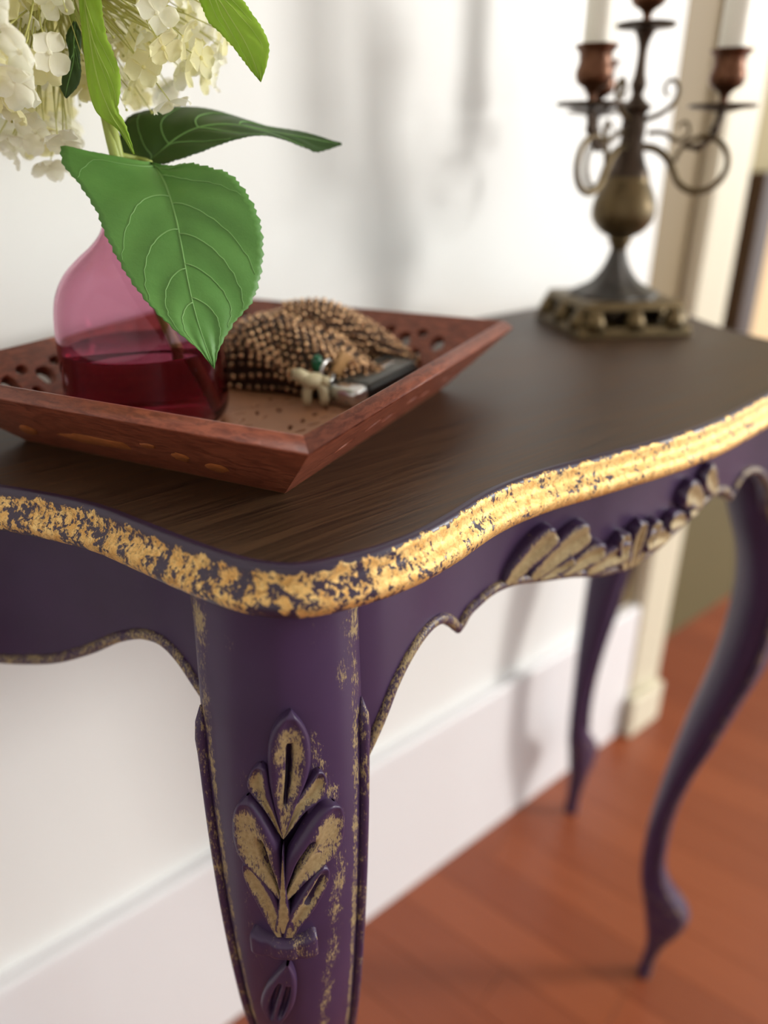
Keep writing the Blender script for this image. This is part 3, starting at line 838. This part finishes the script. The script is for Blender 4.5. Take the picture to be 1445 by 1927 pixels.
# ================================================================== VASE
VC = Vector((0.1692, 0.4076, 0)); VZ = H + TBOT + 0.0006
outer = catmull([(0.0, 0.0), (0.030, 0.0), (0.0395, 0.0016), (0.0432, 0.0065), (0.0442, 0.014), (0.0442, 0.030), (0.0438, 0.045), (0.0430, 0.058), (0.0405, 0.070), (0.0350, 0.080),
                 (0.0270, 0.088), (0.0185, 0.095), (0.0132, 0.1015), (0.0115, 0.108), (0.0112, 0.114), (0.0122, 0.119)], 4)
th = 0.0016
inner = catmull([(0.0108, 0.119), (0.0097, 0.114), (0.0099, 0.108), (0.0117, 0.1010), (0.0172, 0.0938), (0.0260, 0.0865), (0.0337, 0.0790), (0.0388, 0.0695), (0.0413, 0.0575), (0.0421, 0.045),
                 (0.0425, 0.030), (0.0425, 0.014), (0.0413, 0.0080), (0.0380, 0.0042), (0.028, 0.0034), (0.0, 0.0034)], 4)
vase = thing('glass_vase', (VC.x, VC.y, VZ), 'plum pink glass bottle vase half filled with water in the wooden tray', 'vase')
prof = [(max(r, 0.0), VZ + z) for r, z in outer] + [(max(r, 0.0), VZ + z) for r, z in inner]
MB().lathe(prof, (VC.x, VC.y), 72).build('glass_body', 'glass', vase)
wl = 0.0415
wp = [(max(r - 0.00025, 0.0), VZ + z + 0.0003) for r, z in inner[::-1] if z < wl]
MB().lathe(wp + [(0.0419, VZ + wl + 0.0006), (0.0412, VZ + wl), (0.0, VZ + wl)], (VC.x, VC.y), 72).build('water', 'water', vase)

# ================================================================== HYDRANGEA
hyd = thing('hydrangea_stem', (VC.x, VC.y, VZ + 0.006), 'cream white hydrangea stem with big green toothed leaves standing in the glass vase', 'flower')
HC = Vector(at_depth(95, -75, 0.372))          # middle of the flower head
nodeP = Vector((VC.x - 0.002, VC.y - 0.002, VZ + 0.137))
st = catmull([(VC.x + 0.024, VC.y - 0.020, VZ + 0.008), (VC.x + 0.007, VC.y - 0.006, VZ + 0.07), tuple(nodeP), tuple(nodeP.lerp(HC, 0.45) + Vector((0.003, -0.002, 0))), tuple(HC)], 8)
MB().tube(st, np.linspace(0.0031, 0.0024, len(st)), 12).build('stem', 'stem', hyd)
cutA, cutB = Vector((VC.x + 0.001, VC.y - 0.004, VZ + 0.118)), Vector(at_depth(203, 198, 0.372))
MB().tube([tuple(cutA), tuple(cutA.lerp(cutB, 0.5)), tuple(cutB)], [0.0024, 0.0024, 0.0021], 12).build('cut_stalk', 'stem', hyd)

def leaf_blade(name, left, mid, right, mat, vmat, nu=48, nv=17, tooth=0.0012, nteeth=30, fold=0.0, veins=(), side_teeth=(1, 1), vr=0.00034, thick=0.00035):
    """leaf from three rails (pixel x, pixel y, distance): left margin, midrib, right margin; teeth cut into both margins"""
    def rail(R):
        P = catmull([at_depth(*r) for r in R], 10); return resample(P, nu)[0]
    Lr, Mr, Rr = rail(left), rail(mid), rail(right)
    G = np.zeros((nu, nv, 3))
    for i in range(nu):
        u = i / (nu - 1)
        ph = (u * nteeth) % 1.0; tz = tooth * (ph if ph < 0.8 else (1 - ph) * 4) * min(1, 6 * u + .25) * min(1, (1 - u) * 6 + .1)
        l, m, r = Lr[i], Mr[i], Rr[i]
        dl = l - m; dr = r - m
        nl = np.linalg.norm(dl) + 1e-9; nr = np.linalg.norm(dr) + 1e-9
        l = l + dl / nl * tz * side_teeth[0]; r = r + dr / nr * tz * side_teeth[1]
        for j in range(nv):
            v = -1 + 2 * j / (nv - 1)
            if v < 0: p = m + (l - m) * (-v)
            else: p = m + (r - m) * v
            G[i, j] = p
    # gentle quilting between the veins and a groove along the midrib
    nrm = np.cross(G[nu // 2, -1] - G[nu // 2, 0], G[-1, nv // 2] - G[0, nv // 2]); nrm /= np.linalg.norm(nrm)
    if nrm @ C_F > 0: nrm = -nrm
    for i in range(nu):
        for j in range(nv):
            v = abs(-1 + 2 * j / (nv - 1)); u = i / (nu - 1)
            G[i, j] += nrm * (0.0009 * math.sin((u * 1.0 - v * 0.28) * 2 * PI * 5.0) * v * (1 - v) * 3 - 0.0012 * math.exp(-(v / 0.10) ** 2) * (1 - u) + fold * v * v)
    V = [tuple(p) for p in G.reshape(-1, 3)]; nA = len(V)
    V += [tuple(p - nrm * thick) for p in G.reshape(-1, 3)]
    F = [(i * nv + j, i * nv + j + 1, (i + 1) * nv + j + 1, (i + 1) * nv + j) for i in range(nu - 1) for j in range(nv - 1)]
    F += [tuple(a + nA for a in q)[::-1] for q in F]
    for i in range(nu - 1):
        for j in (0, nv - 1): F.append((i * nv + j, (i + 1) * nv + j, nA + (i + 1) * nv + j, nA + i * nv + j))
    for j in range(nv - 1):
        for i in (0, nu - 1): F.append((i * nv + j, i * nv + j + 1, nA + i * nv + j + 1, nA + i * nv + j))
    lf = obj(name, V, F, mat, hyd)
    def at(u, v):
        fi_ = min(max(u, 0), 1) * (nu - 1); i = int(min(fi_, nu - 2)); a = fi_ - i
        fj = (min(max(v, -1), 1) + 1) / 2 * (nv - 1); j = int(min(fj, nv - 2)); b = fj - j
        p = (G[i, j] * (1 - a) * (1 - b) + G[i + 1, j] * a * (1 - b) + G[i, j + 1] * (1 - a) * b + G[i + 1, j + 1] * a * b)
        return p + nrm * 0.00015
    b = MB()
    b.tube([at(u, 0) for u in np.linspace(0.0, 0.985, 40)], np.linspace(vr * 1.9, vr * 0.5, 40), 6)
    for (u0, u1, v1, bow) in veins:
        q = []
        for t in np.linspace(0, 1, 22):
            q.append(at(u0 + (u1 - u0) * (t ** 1.25), v1 * t ** 0.95))
        b.tube(q, np.linspace(vr * 1.15, vr * 0.35, 22), 5)
    vo = b.build('leaf_veins', vmat, lf)
    return lf, at
V8 = [(0.03, 0.34, -0.95, -0.02), (0.12, 0.40, 0.93, 0.03), (0.30, 0.66, 0.92, 0.035), (0.26, 0.62, -0.92, 0.03), (0.45, 0.78, 0.9, 0.03), (0.43, 0.76, -0.9, 0.03),
      (0.58, 0.86, 0.88, 0.025), (0.60, 0.87, -0.88, 0.025), (0.72, 0.93, 0.85, 0.02), (0.74, 0.94, -0.85, 0.02), (0.02, 0.16, 0.93, 0.02)]
# big leaf hanging in front of the vase
bl, bat = leaf_blade('leaf',
           [(284, 306, .386), (230, 296, .378), (160, 283, .372), (124, 275, .370), (116, 288, .369), (124, 315, .367), (150, 345, .364), (185, 400, .360), (200, 440, .357), (240, 515, .353), (285, 575, .350), (330, 620, .350), (372, 656, .352), (403, 694, .356)],
           [(284, 306, .386), (304, 330, .377), (318, 365, .370), (331, 410, .364), (341, 460, .360), (352, 520, .357), (364, 575, .355), (380, 630, .355), (403, 694, .356)],
           [(284, 306, .386), (320, 312, .379), (355, 308, .374), (400, 318, .370), (432, 330, .368), (462, 365, .366), (484, 410, .366), (492, 460, .366), (487, 520, .366), (470, 570, .364), (440, 605, .361), (412, 655, .358), (403, 694, .356)],
           'leaf', 'vein', nu=96, nv=25, tooth=0.0018, nteeth=38, veins=V8)
bl['label'] = 'broad mid green toothed leaf hanging in front of the vase'
MB().tube([tuple(nodeP + Vector((0, 0, -0.006))), at_depth(262, 300, .392), at_depth(284, 306, .387)], [0.0017, 0.0015, 0.0012], 8).build('leaf_stalk', 'stem', hyd)
# dark leaf reaching towards the candelabra
dl, _ = leaf_blade('leaf',
           [(278, 303, .400), (232, 296, .402), (224, 262, .405), (240, 222, .408), (275, 208, .410), (320, 201, .412), (385, 203, .413), (440, 217, .413), (500, 236, .413), (560, 246, .413), (600, 256, .412), (643, 271, .411)],
           [(278, 303, .400), (300, 284, .398), (330, 258, .397), (365, 240, .397), (405, 232, .398), (450, 234, .400), (500, 244, .403), (550, 254, .406), (600, 264, .409), (643, 271, .411)],
           [(278, 303, .400), (300, 308, .396), (330, 300, .391), (375, 285, .389), (420, 268, .390), (465, 256, .392), (500, 254, .395), (535, 262, .399), (575, 277, .404), (600, 284, .407), (643, 271, .411)],
           'leafdark', 'vein', nu=80, nv=17, tooth=0.0012, nteeth=34, vr=0.0003,
           veins=[(0.02, 0.28, -0.9, 0.0), (0.14, 0.42, -0.9, 0.02), (0.3, 0.6, -0.9, 0.02), (0.12, 0.45, 0.9, 0.02), (0.3, 0.62, 0.9, 0.02), (0.5, 0.8, -0.9, 0.02), (0.5, 0.8, 0.9, 0.02)])
dl['label'] = 'dark green folded leaf pointing away from the flower head'
MB().tube([tuple(nodeP + Vector((0.001, 0.001, 0))), at_depth(262, 300, .398), at_depth(279, 302, .4005)], [0.0016, 0.0014, 0.0011], 8).build('leaf_stalk', 'stem', hyd)
# bright backlit leaf hanging down the stalk
br, _ = leaf_blade('leaf',
           [(176, -95, .345), (150, -50, .345), (148, 0, .345), (154, 60, .346), (160, 120, .347), (166, 165, .348), (178, 205, .349), (196, 226, .350), (222, 245, .352), (250, 290, .355)],
           [(176, -95, .345), (160, -45, .344), (158, 0, .344), (168, 70, .344), (176, 120, .345), (188, 165, .346), (202, 200, .347), (214, 225, .349), (232, 252, .352), (250, 290, .355)],
           [(176, -95, .345), (190, -40, .343), (190, 15, .343), (198, 65, .343), (212, 100, .344), (224, 140, .345), (224, 178, .346), (220, 205, .348), (236, 238, .351), (253, 290, .355)],
           'leafbright', 'veinbright', nu=64, nv=13, tooth=0.0009, nteeth=26, vr=0.0003, side_teeth=(0.1, 1),
           veins=[(0.25, 0.62, 0.8, 0.0), (0.4, 0.78, 0.8, 0.0), (0.32, 0.74, 0.45, 0.0)])
br['label'] = 'bright yellow green narrow leaf hanging down along the stalk'
tr, _ = leaf_blade('leaf',
           [(340, -80, .352), (352, -40, .352), (376, 0, .352), (392, 38, .352), (420, 66, .353), (446, 96, .354), (468, 126, .355), (489, 153, .356)],
           [(350, -90, .352), (378, -45, .350), (412, 0, .349), (436, 38, .350), (456, 70, .351), (472, 102, .353), (482, 128, .355), (490, 154, .356)],
           [(365, -95, .353), (410, -55, .351), (455, 0, .350), (476, 30, .350), (497, 62, .351), (505, 92, .352), (500, 124, .354), (491, 153, .356)],
           'leafbright', 'veinbright', nu=56, nv=13, tooth=0.0009, nteeth=24, vr=0.0003, veins=[(0.1, 0.62, 0.75, 0.0), (0.3, 0.8, 0.7, 0.0), (0.1, 0.66, -0.7, 0.0), (0.35, 0.86, -0.7, 0.0)])
tr['label'] = 'bright green leaf drooping on its own, tip down, against the wall'
MB().tube([tuple(HC + Vector((0, 0, -0.01))), at_depth(250, -120, .36), at_depth(350, -90, .3525)], [0.0016, 0.0014, 0.0011], 8).build('leaf_stalk', 'stem', hyd)
sm, _ = leaf_blade('leaf',
           [(138, 40, .366), (124, 70, .366), (130, 105, .366), (115, 135, .366), (110, 155, .366), (122, 183, .366)],
           [(140, 40, .366), (138, 80, .365), (138, 110, .365), (132, 140, .365), (126, 165, .365), (123, 184, .366)],
           [(143, 40, .366), (152, 65, .366), (150, 110, .366), (152, 135, .366), (146, 160, .366), (126, 184, .366)],
           'leafdark', 'vein', nu=32, nv=9, tooth=0.0004, nteeth=14, vr=0.00022, veins=[(0.3, 0.6, 0.8, 0), (0.4, 0.7, -0.8, 0)])
sm['label'] = 'small dark green leaf half hidden in the flower head'

# florets
def floret_mesh(seed, pr=0.0098):
    r = random.Random(seed); V = []; F = []
    nu, nv = 7, 7
    for kq in range(4):
        a = kq * PI / 2 + r.uniform(-0.15, 0.15); tilt = r.uniform(-0.15, 0.45); Lp = pr * r.uniform(0.88, 1.1); wp_ = Lp * r.uniform(0.42, 0.52)
        o0 = len(V)
        for i in range(nu):
            u = i / (nu - 1); w = wp_ * (0.10 + 1.18 * math.sin(PI * min(1, u * 0.93)) ** 0.75 * (0.55 + 0.45 * u)) if u < 1 else wp_ * 0.25
            for j in range(nv):
                v = -1 + 2 * j / (nv - 1)
                rad = Lp * (0.06 + 0.94 * u) - Lp * 0.10 * v * v * u
                x, y, z = rad, w * v, Lp * (tilt * u * u + 0.18 * v * v * u - 0.06 * math.sin(u * PI))
                V.append((x * math.cos(a) - y * math.sin(a), x * math.sin(a) + y * math.cos(a), z))
        F += [(o0 + i * nv + j, o0 + i * nv + j + 1, o0 + (i + 1) * nv + j + 1, o0 + (i + 1) * nv + j) for i in range(nu - 1) for j in range(nv - 1)]
    b = MB(); b.v = V; b.f = F
    b.sphere((0, 0, 0.0004), 0.0011, 8, 6)
    return b
fl_me = []
for s in range(6):
    fo_ = floret_mesh(s).build('floret', 'petal' if s % 3 else 'petal2', hyd, local=True)
    fl_me.append(fo_.data); bpy.data.objects.remove(fo_)
rr = random.Random(21)
ped = MB(); spots = []
RX, RZ = 0.092, 0.098
hyl = Vector(hyd.location)
axis = (HC - nodeP).normalized()
for kq in range(680):
    zc = 1 - 2 * (kq + 0.5) / 680; ph = kq * 2.399963
    d = Vector((math.sqrt(1 - zc * zc) * math.cos(ph), math.sqrt(1 - zc * zc) * math.sin(ph), zc))
    rad = rr.uniform(0.74, 1.0) if rr.random() < 0.76 else rr.uniform(0.42, 0.72)
    p = HC + Vector((d.x * RX, d.y * RX, d.z * RZ)) * rad
    v = np.array(p) - CAM; dz = v @ C_F
    px = (IW / 2 + F_PX * (v @ C_R) / dz, IH / 2 - F_PX * (v @ C_U) / dz)
    if 140 < px[0] < 420 and px[1] > (195 if px[0] < 330 else 150): continue
    if 110 < px[0] < 262 and dz < 0.366: continue
    if rr.random() < 0.10: continue
    nrm = (d + Vector((rr.uniform(-.6, .6), rr.uniform(-.6, .6), rr.uniform(-.5, .5)))).normalized()
    q = nrm.to_track_quat('Z', 'Y'); sz = rr.uniform(0.85, 1.15)
    Mx = Matrix.Translation(p - hyl) @ q.to_matrix().to_4x4() @ Matrix.Rotation(rr.uniform(0, 6.28), 4, 'Z') @ Matrix.Scale(sz, 4)
    inview = -60 < px[0] < IW + 40 and -60 < px[1]
    spots.append((0 if inview else 1, dz, Mx, rr.randrange(6)))
    mid = HC + (p - HC) * 0.45 + Vector((rr.uniform(-.006, .006), rr.uniform(-.006, .006), rr.uniform(-.006, .006)))
    ped.tube([tuple(mid), tuple(mid.lerp(p, 0.55) + Vector((rr.uniform(-.003, .003), rr.uniform(-.003, .003), 0.002))), tuple(p - nrm * 0.0008)], [0.00048, 0.00036, 0.00028], 5, cap=False)
    if len(spots) % 3 == 0:
        bsd = HC + (p - HC) * 0.04 - axis * 0.004
        ped.tube([tuple(bsd), tuple(bsd.lerp(mid, 0.6) + Vector((rr.uniform(-.003, .003), rr.uniform(-.003, .003), 0))), tuple(mid)], [0.0009, 0.0007, 0.0005], 6, cap=False)
spots.sort(key=lambda e: (e[0], e[1]))
rest = MB()
for i, (_, _, Mx, kind) in enumerate(spots):
    if i < 290 and spots[i][0] == 0:
        o = bpy.data.objects.new('floret', fl_me[kind]); COL.objects.link(o); o.parent = hyd; o.matrix_local = Mx
    else:
        me = fl_me[kind]
        rest.add([Mx @ v.co + hyl for v in me.vertices], [tuple(pl_.vertices) for pl_ in me.polygons])
ro = rest.build('floret_mass', 'petal', hyd); ro['kind'] = 'stuff'
po = ped.build('pedicels', 'pedicel', hyd); po['kind'] = 'stuff'
# fertile buds: fine specks on hair stalks
bud = MB()
for kq in range(260):
    d = Vector((rr.gauss(0, 1), rr.gauss(0, 1), rr.gauss(-0.3, 1))).normalized()
    p = HC + Vector((d.x * RX, d.y * RX, d.z * RZ)) * rr.uniform(0.35, 0.85)
    a = HC + (p - HC) * 0.6
    bud.tube([tuple(a), tuple(p)], 0.00022, 4, cap=False); bud.sphere(p, 0.0007, 6, 4)
bo = bud.build('flower_buds', 'pedicel', hyd); bo['kind'] = 'stuff'

# ================================================================== THINGS IN THE TRAY
TF = H + TBOT                      # tray floor height
def tp(a, b, z=0.0): return TB + T1 * a + T2 * b + UZ * (TBOT + z)
# beaded pouch: a slumped sack with a gathered flap, bead on every mesh knot
pc = tp(0.152, 0.085)
pouch = thing('beaded_pouch', pc, 'crumpled pouch of brown gold metal beads lying in the tray behind the vase', 'pouch')
def pouch_pt(a, t, infl=0.0):
    """a: angle round the sack, t: 0 floor .. 1 crown"""
    e = math.sqrt(max(0.0, 1 - t ** 2.4))
    lobe = 1 + 0.10 * math.sin(3 * a + 0.6) + 0.06 * math.sin(5 * a + 2)
    rx = 0.034 * lobe * (e * 0.94 + 0.06) * (1 + 0.12 * math.sin(PI * t))
    ry = 0.052 * lobe * (e * 0.94 + 0.06) * (1 + 0.10 * math.sin(PI * t))
    x = rx * math.cos(a); y = ry * math.sin(a)
    zc = (0.038 + 0.008 * math.sin(y / 0.05 * 2.2 + 0.5)) * t + 0.0050 * math.sin(4 * a + 6 * t) * t * (1 - t) * 3
    return Vector((x, y, zc + 0.0006))
rows, colsn = 26, 64
Pm = Matrix(((T1.x, T2.x, 0), (T1.y, T2.y, 0), (0, 0, 1)))
V = [];
for i in range(rows):
    for j in range(colsn): V.append(pc + Pm @ pouch_pt(2 * PI * j / colsn, i / (rows - 1)))
F = [(i * colsn + j, i * colsn + (j + 1) % colsn, (i + 1) * colsn + (j + 1) % colsn, (i + 1) * colsn + j) for i in range(rows - 1) for j in range(colsn)]
F += [tuple(range(colsn))[::-1], tuple(range((rows - 1) * colsn, rows * colsn))]
obj('cloth', V, F, 'pouch', pouch)
# a rolled fold of the same mesh slumping off the crown
spine = catmull([tuple(tp(0.160, 0.098, 0.034)), tuple(tp(0.173, 0.078, 0.034)), tuple(tp(0.183, 0.054, 0.025)), tuple(tp(0.189, 0.034, 0.0160)), tuple(tp(0.191, 0.018, 0.010))], 8)
spine = resample(spine, 25)[0]
srad = np.interp(np.linspace(0, 1, len(spine)), [0, 0.25, 0.6, 1.0], [0.0150, 0.0165, 0.0125, 0.0045])
MB().tube(spine, srad, 22).build('fold', 'pouch', pouch)
bd = MB()
tt = np.linspace(0.02, 0.999, 200)
arc = np.concatenate([[0], np.cumsum([(pouch_pt(0.8, tt[i + 1]) - pouch_pt(0.8, tt[i])).length for i in range(199)])])
BS = 0.0050
nrow = int(arc[-1] / (BS * 0.9))
for i in range(nrow):
    t = float(np.interp((i + 0.4) * arc[-1] / nrow, arc, tt))
    ring_ = [pouch_pt(2 * PI * j / 90, t) for j in range(90)]
    rl = sum((ring_[j] - ring_[j - 1]).length for j in range(90)); nb = max(4, int(rl / BS))
    for j in range(nb):
        p = pc + Pm @ pouch_pt(2 * PI * (j + 0.5 * (i % 2)) / nb, t)
        bd.sphere(p + Vector((rr.uniform(-1, 1), rr.uniform(-1, 1), rr.uniform(-1, 1))) * 0.0003, 0.0019, 8, 6)
fold_b = MB().tube(spine, srad, 120)
for i in range(len(spine)):
    nb = max(6, int(2 * PI * srad[i] / BS))
    for j in range(nb):
        k0 = int((j + 0.5 * (i % 2)) * 120 / nb) % 120
        bd.sphere(fold_b.v[i * 120 + k0], 0.0019, 8, 6)
bo = bd.build('beads', 'bead', pouch); bo['kind'] = 'stuff'

# key fob: grey top, black sides, chrome nose
kc = tp(0.147, 0.030); kd = (T1 * 0.97 - T2 * 0.16).normalized(); ks = Vector((-kd.y, kd.x, 0))
Rk = Matrix((kd, ks, UZ)).transposed() @ Matrix.Rotation(math.radians(-4), 3, 'Y')
fob = thing('key_fob', kc, 'black car key fob with chrome end lying in the wooden tray', 'key fob')
fob.location = kc
def kpos(x, y, z): return kc + Rk @ Vector((x, y, z))
MB().box(kpos(0.008, 0, 0.0078), (0.054, 0.029, 0.0098), Rk, bev=0.0030).build('fob_body', 'black', fob)
MB().box(kpos(0.008, 0, 0.0130), (0.052, 0.026, 0.0030), Rk, bev=0.0013).build('fob_top', 'grey', fob)
MB().box(kpos(-0.0255, 0, 0.0082), (0.0155, 0.0285, 0.0125), Rk, bev=0.0042).build('chrome_end', 'chrome', fob)
MB().box(kpos(0.012, 0.001, 0.01465), (0.030, 0.008, 0.0008), Rk, bev=0.0003).build('button', 'chrome', fob)

# little beige charm with two legs
cc = tp(0.109, 0.047)
charm = thing('key_charm', cc, 'small beige two legged charm with a green bead on a silver ring', 'charm')
cs = Vector(C_R); cf = Vector((C_F[0], C_F[1], 0)).normalized()
b = MB()
for s in (-1, 1):
    base = cc + cs * (0.0052 * s) - cf * 0.001
    b.tube([tuple(base + UZ * 0.0022), tuple(base + UZ * 0.006), tuple(base + cs * (-0.0006 * s) + UZ * 0.0105), tuple(cc + cs * (0.0024 * s) + UZ * 0.0150)], [0.0026, 0.0030, 0.0030, 0.0033], 12)
b.sphere(cc + UZ * 0.0160 - cs * 0.001, 0.0066, 16, 10, (1.15, 0.9, 0.72))
b.tube([tuple(cc + UZ * 0.016 - cs * 0.004), tuple(cc + UZ * 0.0195 - cs * 0.0095), tuple(cc + UZ * 0.0200 - cs * 0.0135)], [0.0046, 0.0042, 0.0032], 12)
b.tube([tuple(cc + UZ * 0.0155 + cs * 0.003), tuple(cc + UZ * 0.0155 + cs * 0.0085)], [0.0036, 0.0030], 12)
b.build('figure', 'beige', charm)
MB().sphere(cc + cf * 0.012 + UZ * 0.0235 + cs * 0.0005, 0.0043, 16, 10, (0.85, 0.85, 1.25)).build('green_bead', 'green', charm)
ringc = cc + cf * 0.009 + cs * 0.007 + UZ * 0.019
MB().tube([tuple(ringc + (cs * 0.5 + cf * 0.86) * (0.0068 * math.cos(a)) + UZ * (0.0068 * math.sin(a))) for a in np.linspace(0, 2 * PI, 28)[:-1]], 0.0011, 8, closed=True).build('ring', 'chrome', charm)
MB().box(cc + cf * 0.020 + cs * 0.016 + UZ * 0.020, (0.020, 0.003, 0.015), Matrix.Rotation(0.6, 3, 'Y') @ Matrix.Rotation(0.4, 3, 'Z'), bev=0.001).build('leather_tab', 'tan', charm)
MB().box(cc + cf * 0.020 + cs * 0.014 + UZ * 0.0065, (0.030, 0.020, 0.013), bev=0.003).build('key_head', 'black', charm)

# ================================================================== CANDELABRA
CA = Vector((0.612, 0.410, H + 0.0003))
cand = thing('candelabra', CA, 'antique metal candelabra with square openwork base, urn stem and scrolled arms', 'candelabra')
Rb = Matrix.Rotation(math.radians(-29.5), 3, 'Z')
MB().box(CA + Vector((0, 0, 0.0045)), (0.104, 0.104, 0.009), Rb, taper=0.97, bev=0.0012).build('base_plate', 'brass', cand)
MB().box(CA + Vector((0, 0, 0.0155)), (0.062, 0.062, 0.014), Rb).build('base_core', 'bronze', cand)
for ax in range(4):
    Rq = Rb @ Matrix.Rotation(ax * PI / 2, 3, 'Z')
    for kq in (-0.036, 0.0, 0.036):
        p = MB().tube([tuple(CA + Rq @ Vector((0.0445, kq, 0.008))), tuple(CA + Rq @ Vector((0.0455, kq, 0.013))), tuple(CA + Rq @ Vector((0.0420, kq, 0.0225)))], [0.0105, 0.0085, 0.0060], 10)
        p.build('scroll_foot', 'brass', cand)
MB().box(CA + Vector((0, 0, 0.0250)), (0.092, 0.092, 0.0065), Rb, taper=0.93, bev=0.0012).build('base_top', 'brass', cand)
CAx = (CA.x, CA.y); z0 = CA.z
def lat(name, prof, mat, n=40, wob=None): return MB().lathe([(r, z0 + z) for r, z in prof], CAx, n, wob).build(name, mat, cand)
flute = lambda t, i: 0.05 * math.cos(8 * t)
lat('foot_dome', catmull([(0.038, 0.0278), (0.0365, 0.0315), (0.0290, 0.0350), (0.0205, 0.0400), (0.0138, 0.0480), (0.0092, 0.0570), (0.0062, 0.067)], 4), 'pewter', 48, flute)
lat('urn', catmull([(0.0062, 0.066), (0.0075, 0.0705), (0.0100, 0.0735), (0.0095, 0.0765), (0.0180, 0.0815), (0.0250, 0.0900), (0.0266, 0.0975), (0.0255, 0.1060), (0.0222, 0.1145), (0.0190, 0.1205), (0.0180, 0.1250)], 4), 'brass', 48)
lat('column', catmull([(0.0178, 0.1245), (0.0168, 0.1290), (0.0138, 0.1345), (0.0112, 0.1420), (0.0095, 0.1520), (0.0100, 0.1640), (0.0090, 0.1720), (0.0125, 0.1770), (0.0070, 0.1815), (0.0045, 0.1860), (0.0062, 0.1930),
                       (0.0045, 0.2000), (0.0036, 0.2130), (0.0045, 0.2220), (0.0080, 0.2300)], 4), 'bronze', 28)
def pan_prof(z, r): return [(0.0, z - 0.0040), (r * 0.25, z - 0.0036), (r * 0.6, z - 0.0014), (r * 0.94, z - 0.0006), (r, z + 0.0012), (r * 0.95, z + 0.0020), (r * 0.5, z + 0.0012), (0.0, z + 0.0010)]
def cup_prof(z):
    return catmull([(0.0030, z), (0.0034, z + 0.006), (0.0060, z + 0.0095), (0.0120, z + 0.0135), (0.0138, z + 0.0200), (0.0118, z + 0.0270), (0.0122, z + 0.0330), (0.0152, z + 0.0375),
                    (0.0142, z + 0.0380), (0.0112, z + 0.0330), (0.0112, z + 0.0290), (0.0, z + 0.0285)], 3)
lobes = lambda t, i: 0.05 * math.cos(6 * t) if i > 18 else 0.0
lat('drip_pan', pan_prof(0.2330, 0.0235), 'bronze', 36)
lat('candle_cup', cup_prof(0.2345), 'copper', 36, lobes)
view = Vector((CA.x, CA.y, 0)).normalized(); latd = Vector((view.y, -view.x, 0))
cand_cups = []
for kq in range(3):
    a = kq * 2 * PI / 3
    d = (Matrix.Rotation(a, 3, 'Z') @ latd)
    AR = 0.066
    def ap(r, z): return tuple(CA + d * r + UZ * z)
    # arm: leaves the column, dips into a scroll ring, rises to the pan
    arm = [ap(0.008, 0.148), ap(0.020, 0.146), ap(0.030, 0.1385), ap(0.038, 0.1270)]
    ring = [ap(0.0565 + 0.0205 * math.cos(t), 0.1345 + 0.0205 * math.sin(t)) for t in np.linspace(PI + 0.35, PI + 0.35 + 2 * PI * 0.93, 30)]
    pathp = catmull(arm[:-1] + ring, 3)
    MB().tube(pathp, np.linspace(0.0032, 0.0018, len(pathp)), 8).build('arm_scroll', 'brass', cand)
    up = catmull([ap(0.0400, 0.1490), ap(0.052, 0.1470), ap(0.0610, 0.1545), ap(0.0640, 0.1620), ap(AR, 0.1735)], 5)
    b = MB().tube(up, np.linspace(0.0020, 0.0030, len(up)), 8)
    b.sphere(ap(0.0632, 0.1600), 0.0040, 10, 8); b.sphere(ap(0.052, 0.1470), 0.0032, 10, 8)
    b.build('arm_stem', 'bronze', cand)
    crl = catmull([ap(0.009, 0.168), ap(0.020, 0.172), ap(0.029, 0.180), ap(0.031, 0.190), ap(0.025, 0.196), ap(0.020, 0.190), ap(0.024, 0.184)], 5)
    MB().tube(crl, np.linspace(0.0024, 0.0012, len(crl)), 7).build('arm_curl', 'brass', cand)
    crl = catmull([ap(0.012, 0.158), ap(0.024, 0.158), ap(0.036, 0.152), ap(0.044, 0.158), ap(0.040, 0.166), ap(0.034, 0.162)], 5)
    MB().tube(crl, np.linspace(0.0022, 0.0010, len(crl)), 7).build('arm_curl', 'brass', cand)
    c0 = CA + d * AR
    MB().lathe([(r, z0 + z) for r, z in pan_prof(0.1760, 0.0265)], (c0.x, c0.y), 36).build('drip_pan', 'bronze', cand)
    MB().lathe([(r, z0 + z) for r, z in cup_prof(0.1775)], (c0.x, c0.y), 36, lobes).build('candle_cup', 'copper', cand)
    cand_cups.append(c0)
for kq, c0 in enumerate(cand_cups + [CA]):
    zb = z0 + (0.1775 if kq < 3 else 0.2345) + 0.0288
    cn = MB().lathe([(0.0, zb), (0.0098, zb), (0.0104, zb + 0.004), (0.0102, zb + 0.10), (0.0094, zb + 0.185), (0.0070, zb + 0.196), (0.0, zb + 0.199)], (c0.x, c0.y), 24)
    if kq == 3: continue           # the middle candle is above the frame
    t = thing('candle', (c0.x, c0.y, zb), 'white taper candle on the candelabra arm ' + ('reaching over the gilded front edge', 'reaching back to the white wall', 'reaching out above the tray side')[kq], 'candle', 'white candles on the candelabra arms')
    cn.build('wax', 'wax', t)
    MB().tube([(c0.x, c0.y, zb + 0.198), (c0.x + 0.0006, c0.y, zb + 0.203), (c0.x + 0.001, c0.y, zb + 0.208)], 0.0007, 6).build('wick', 'black', t)
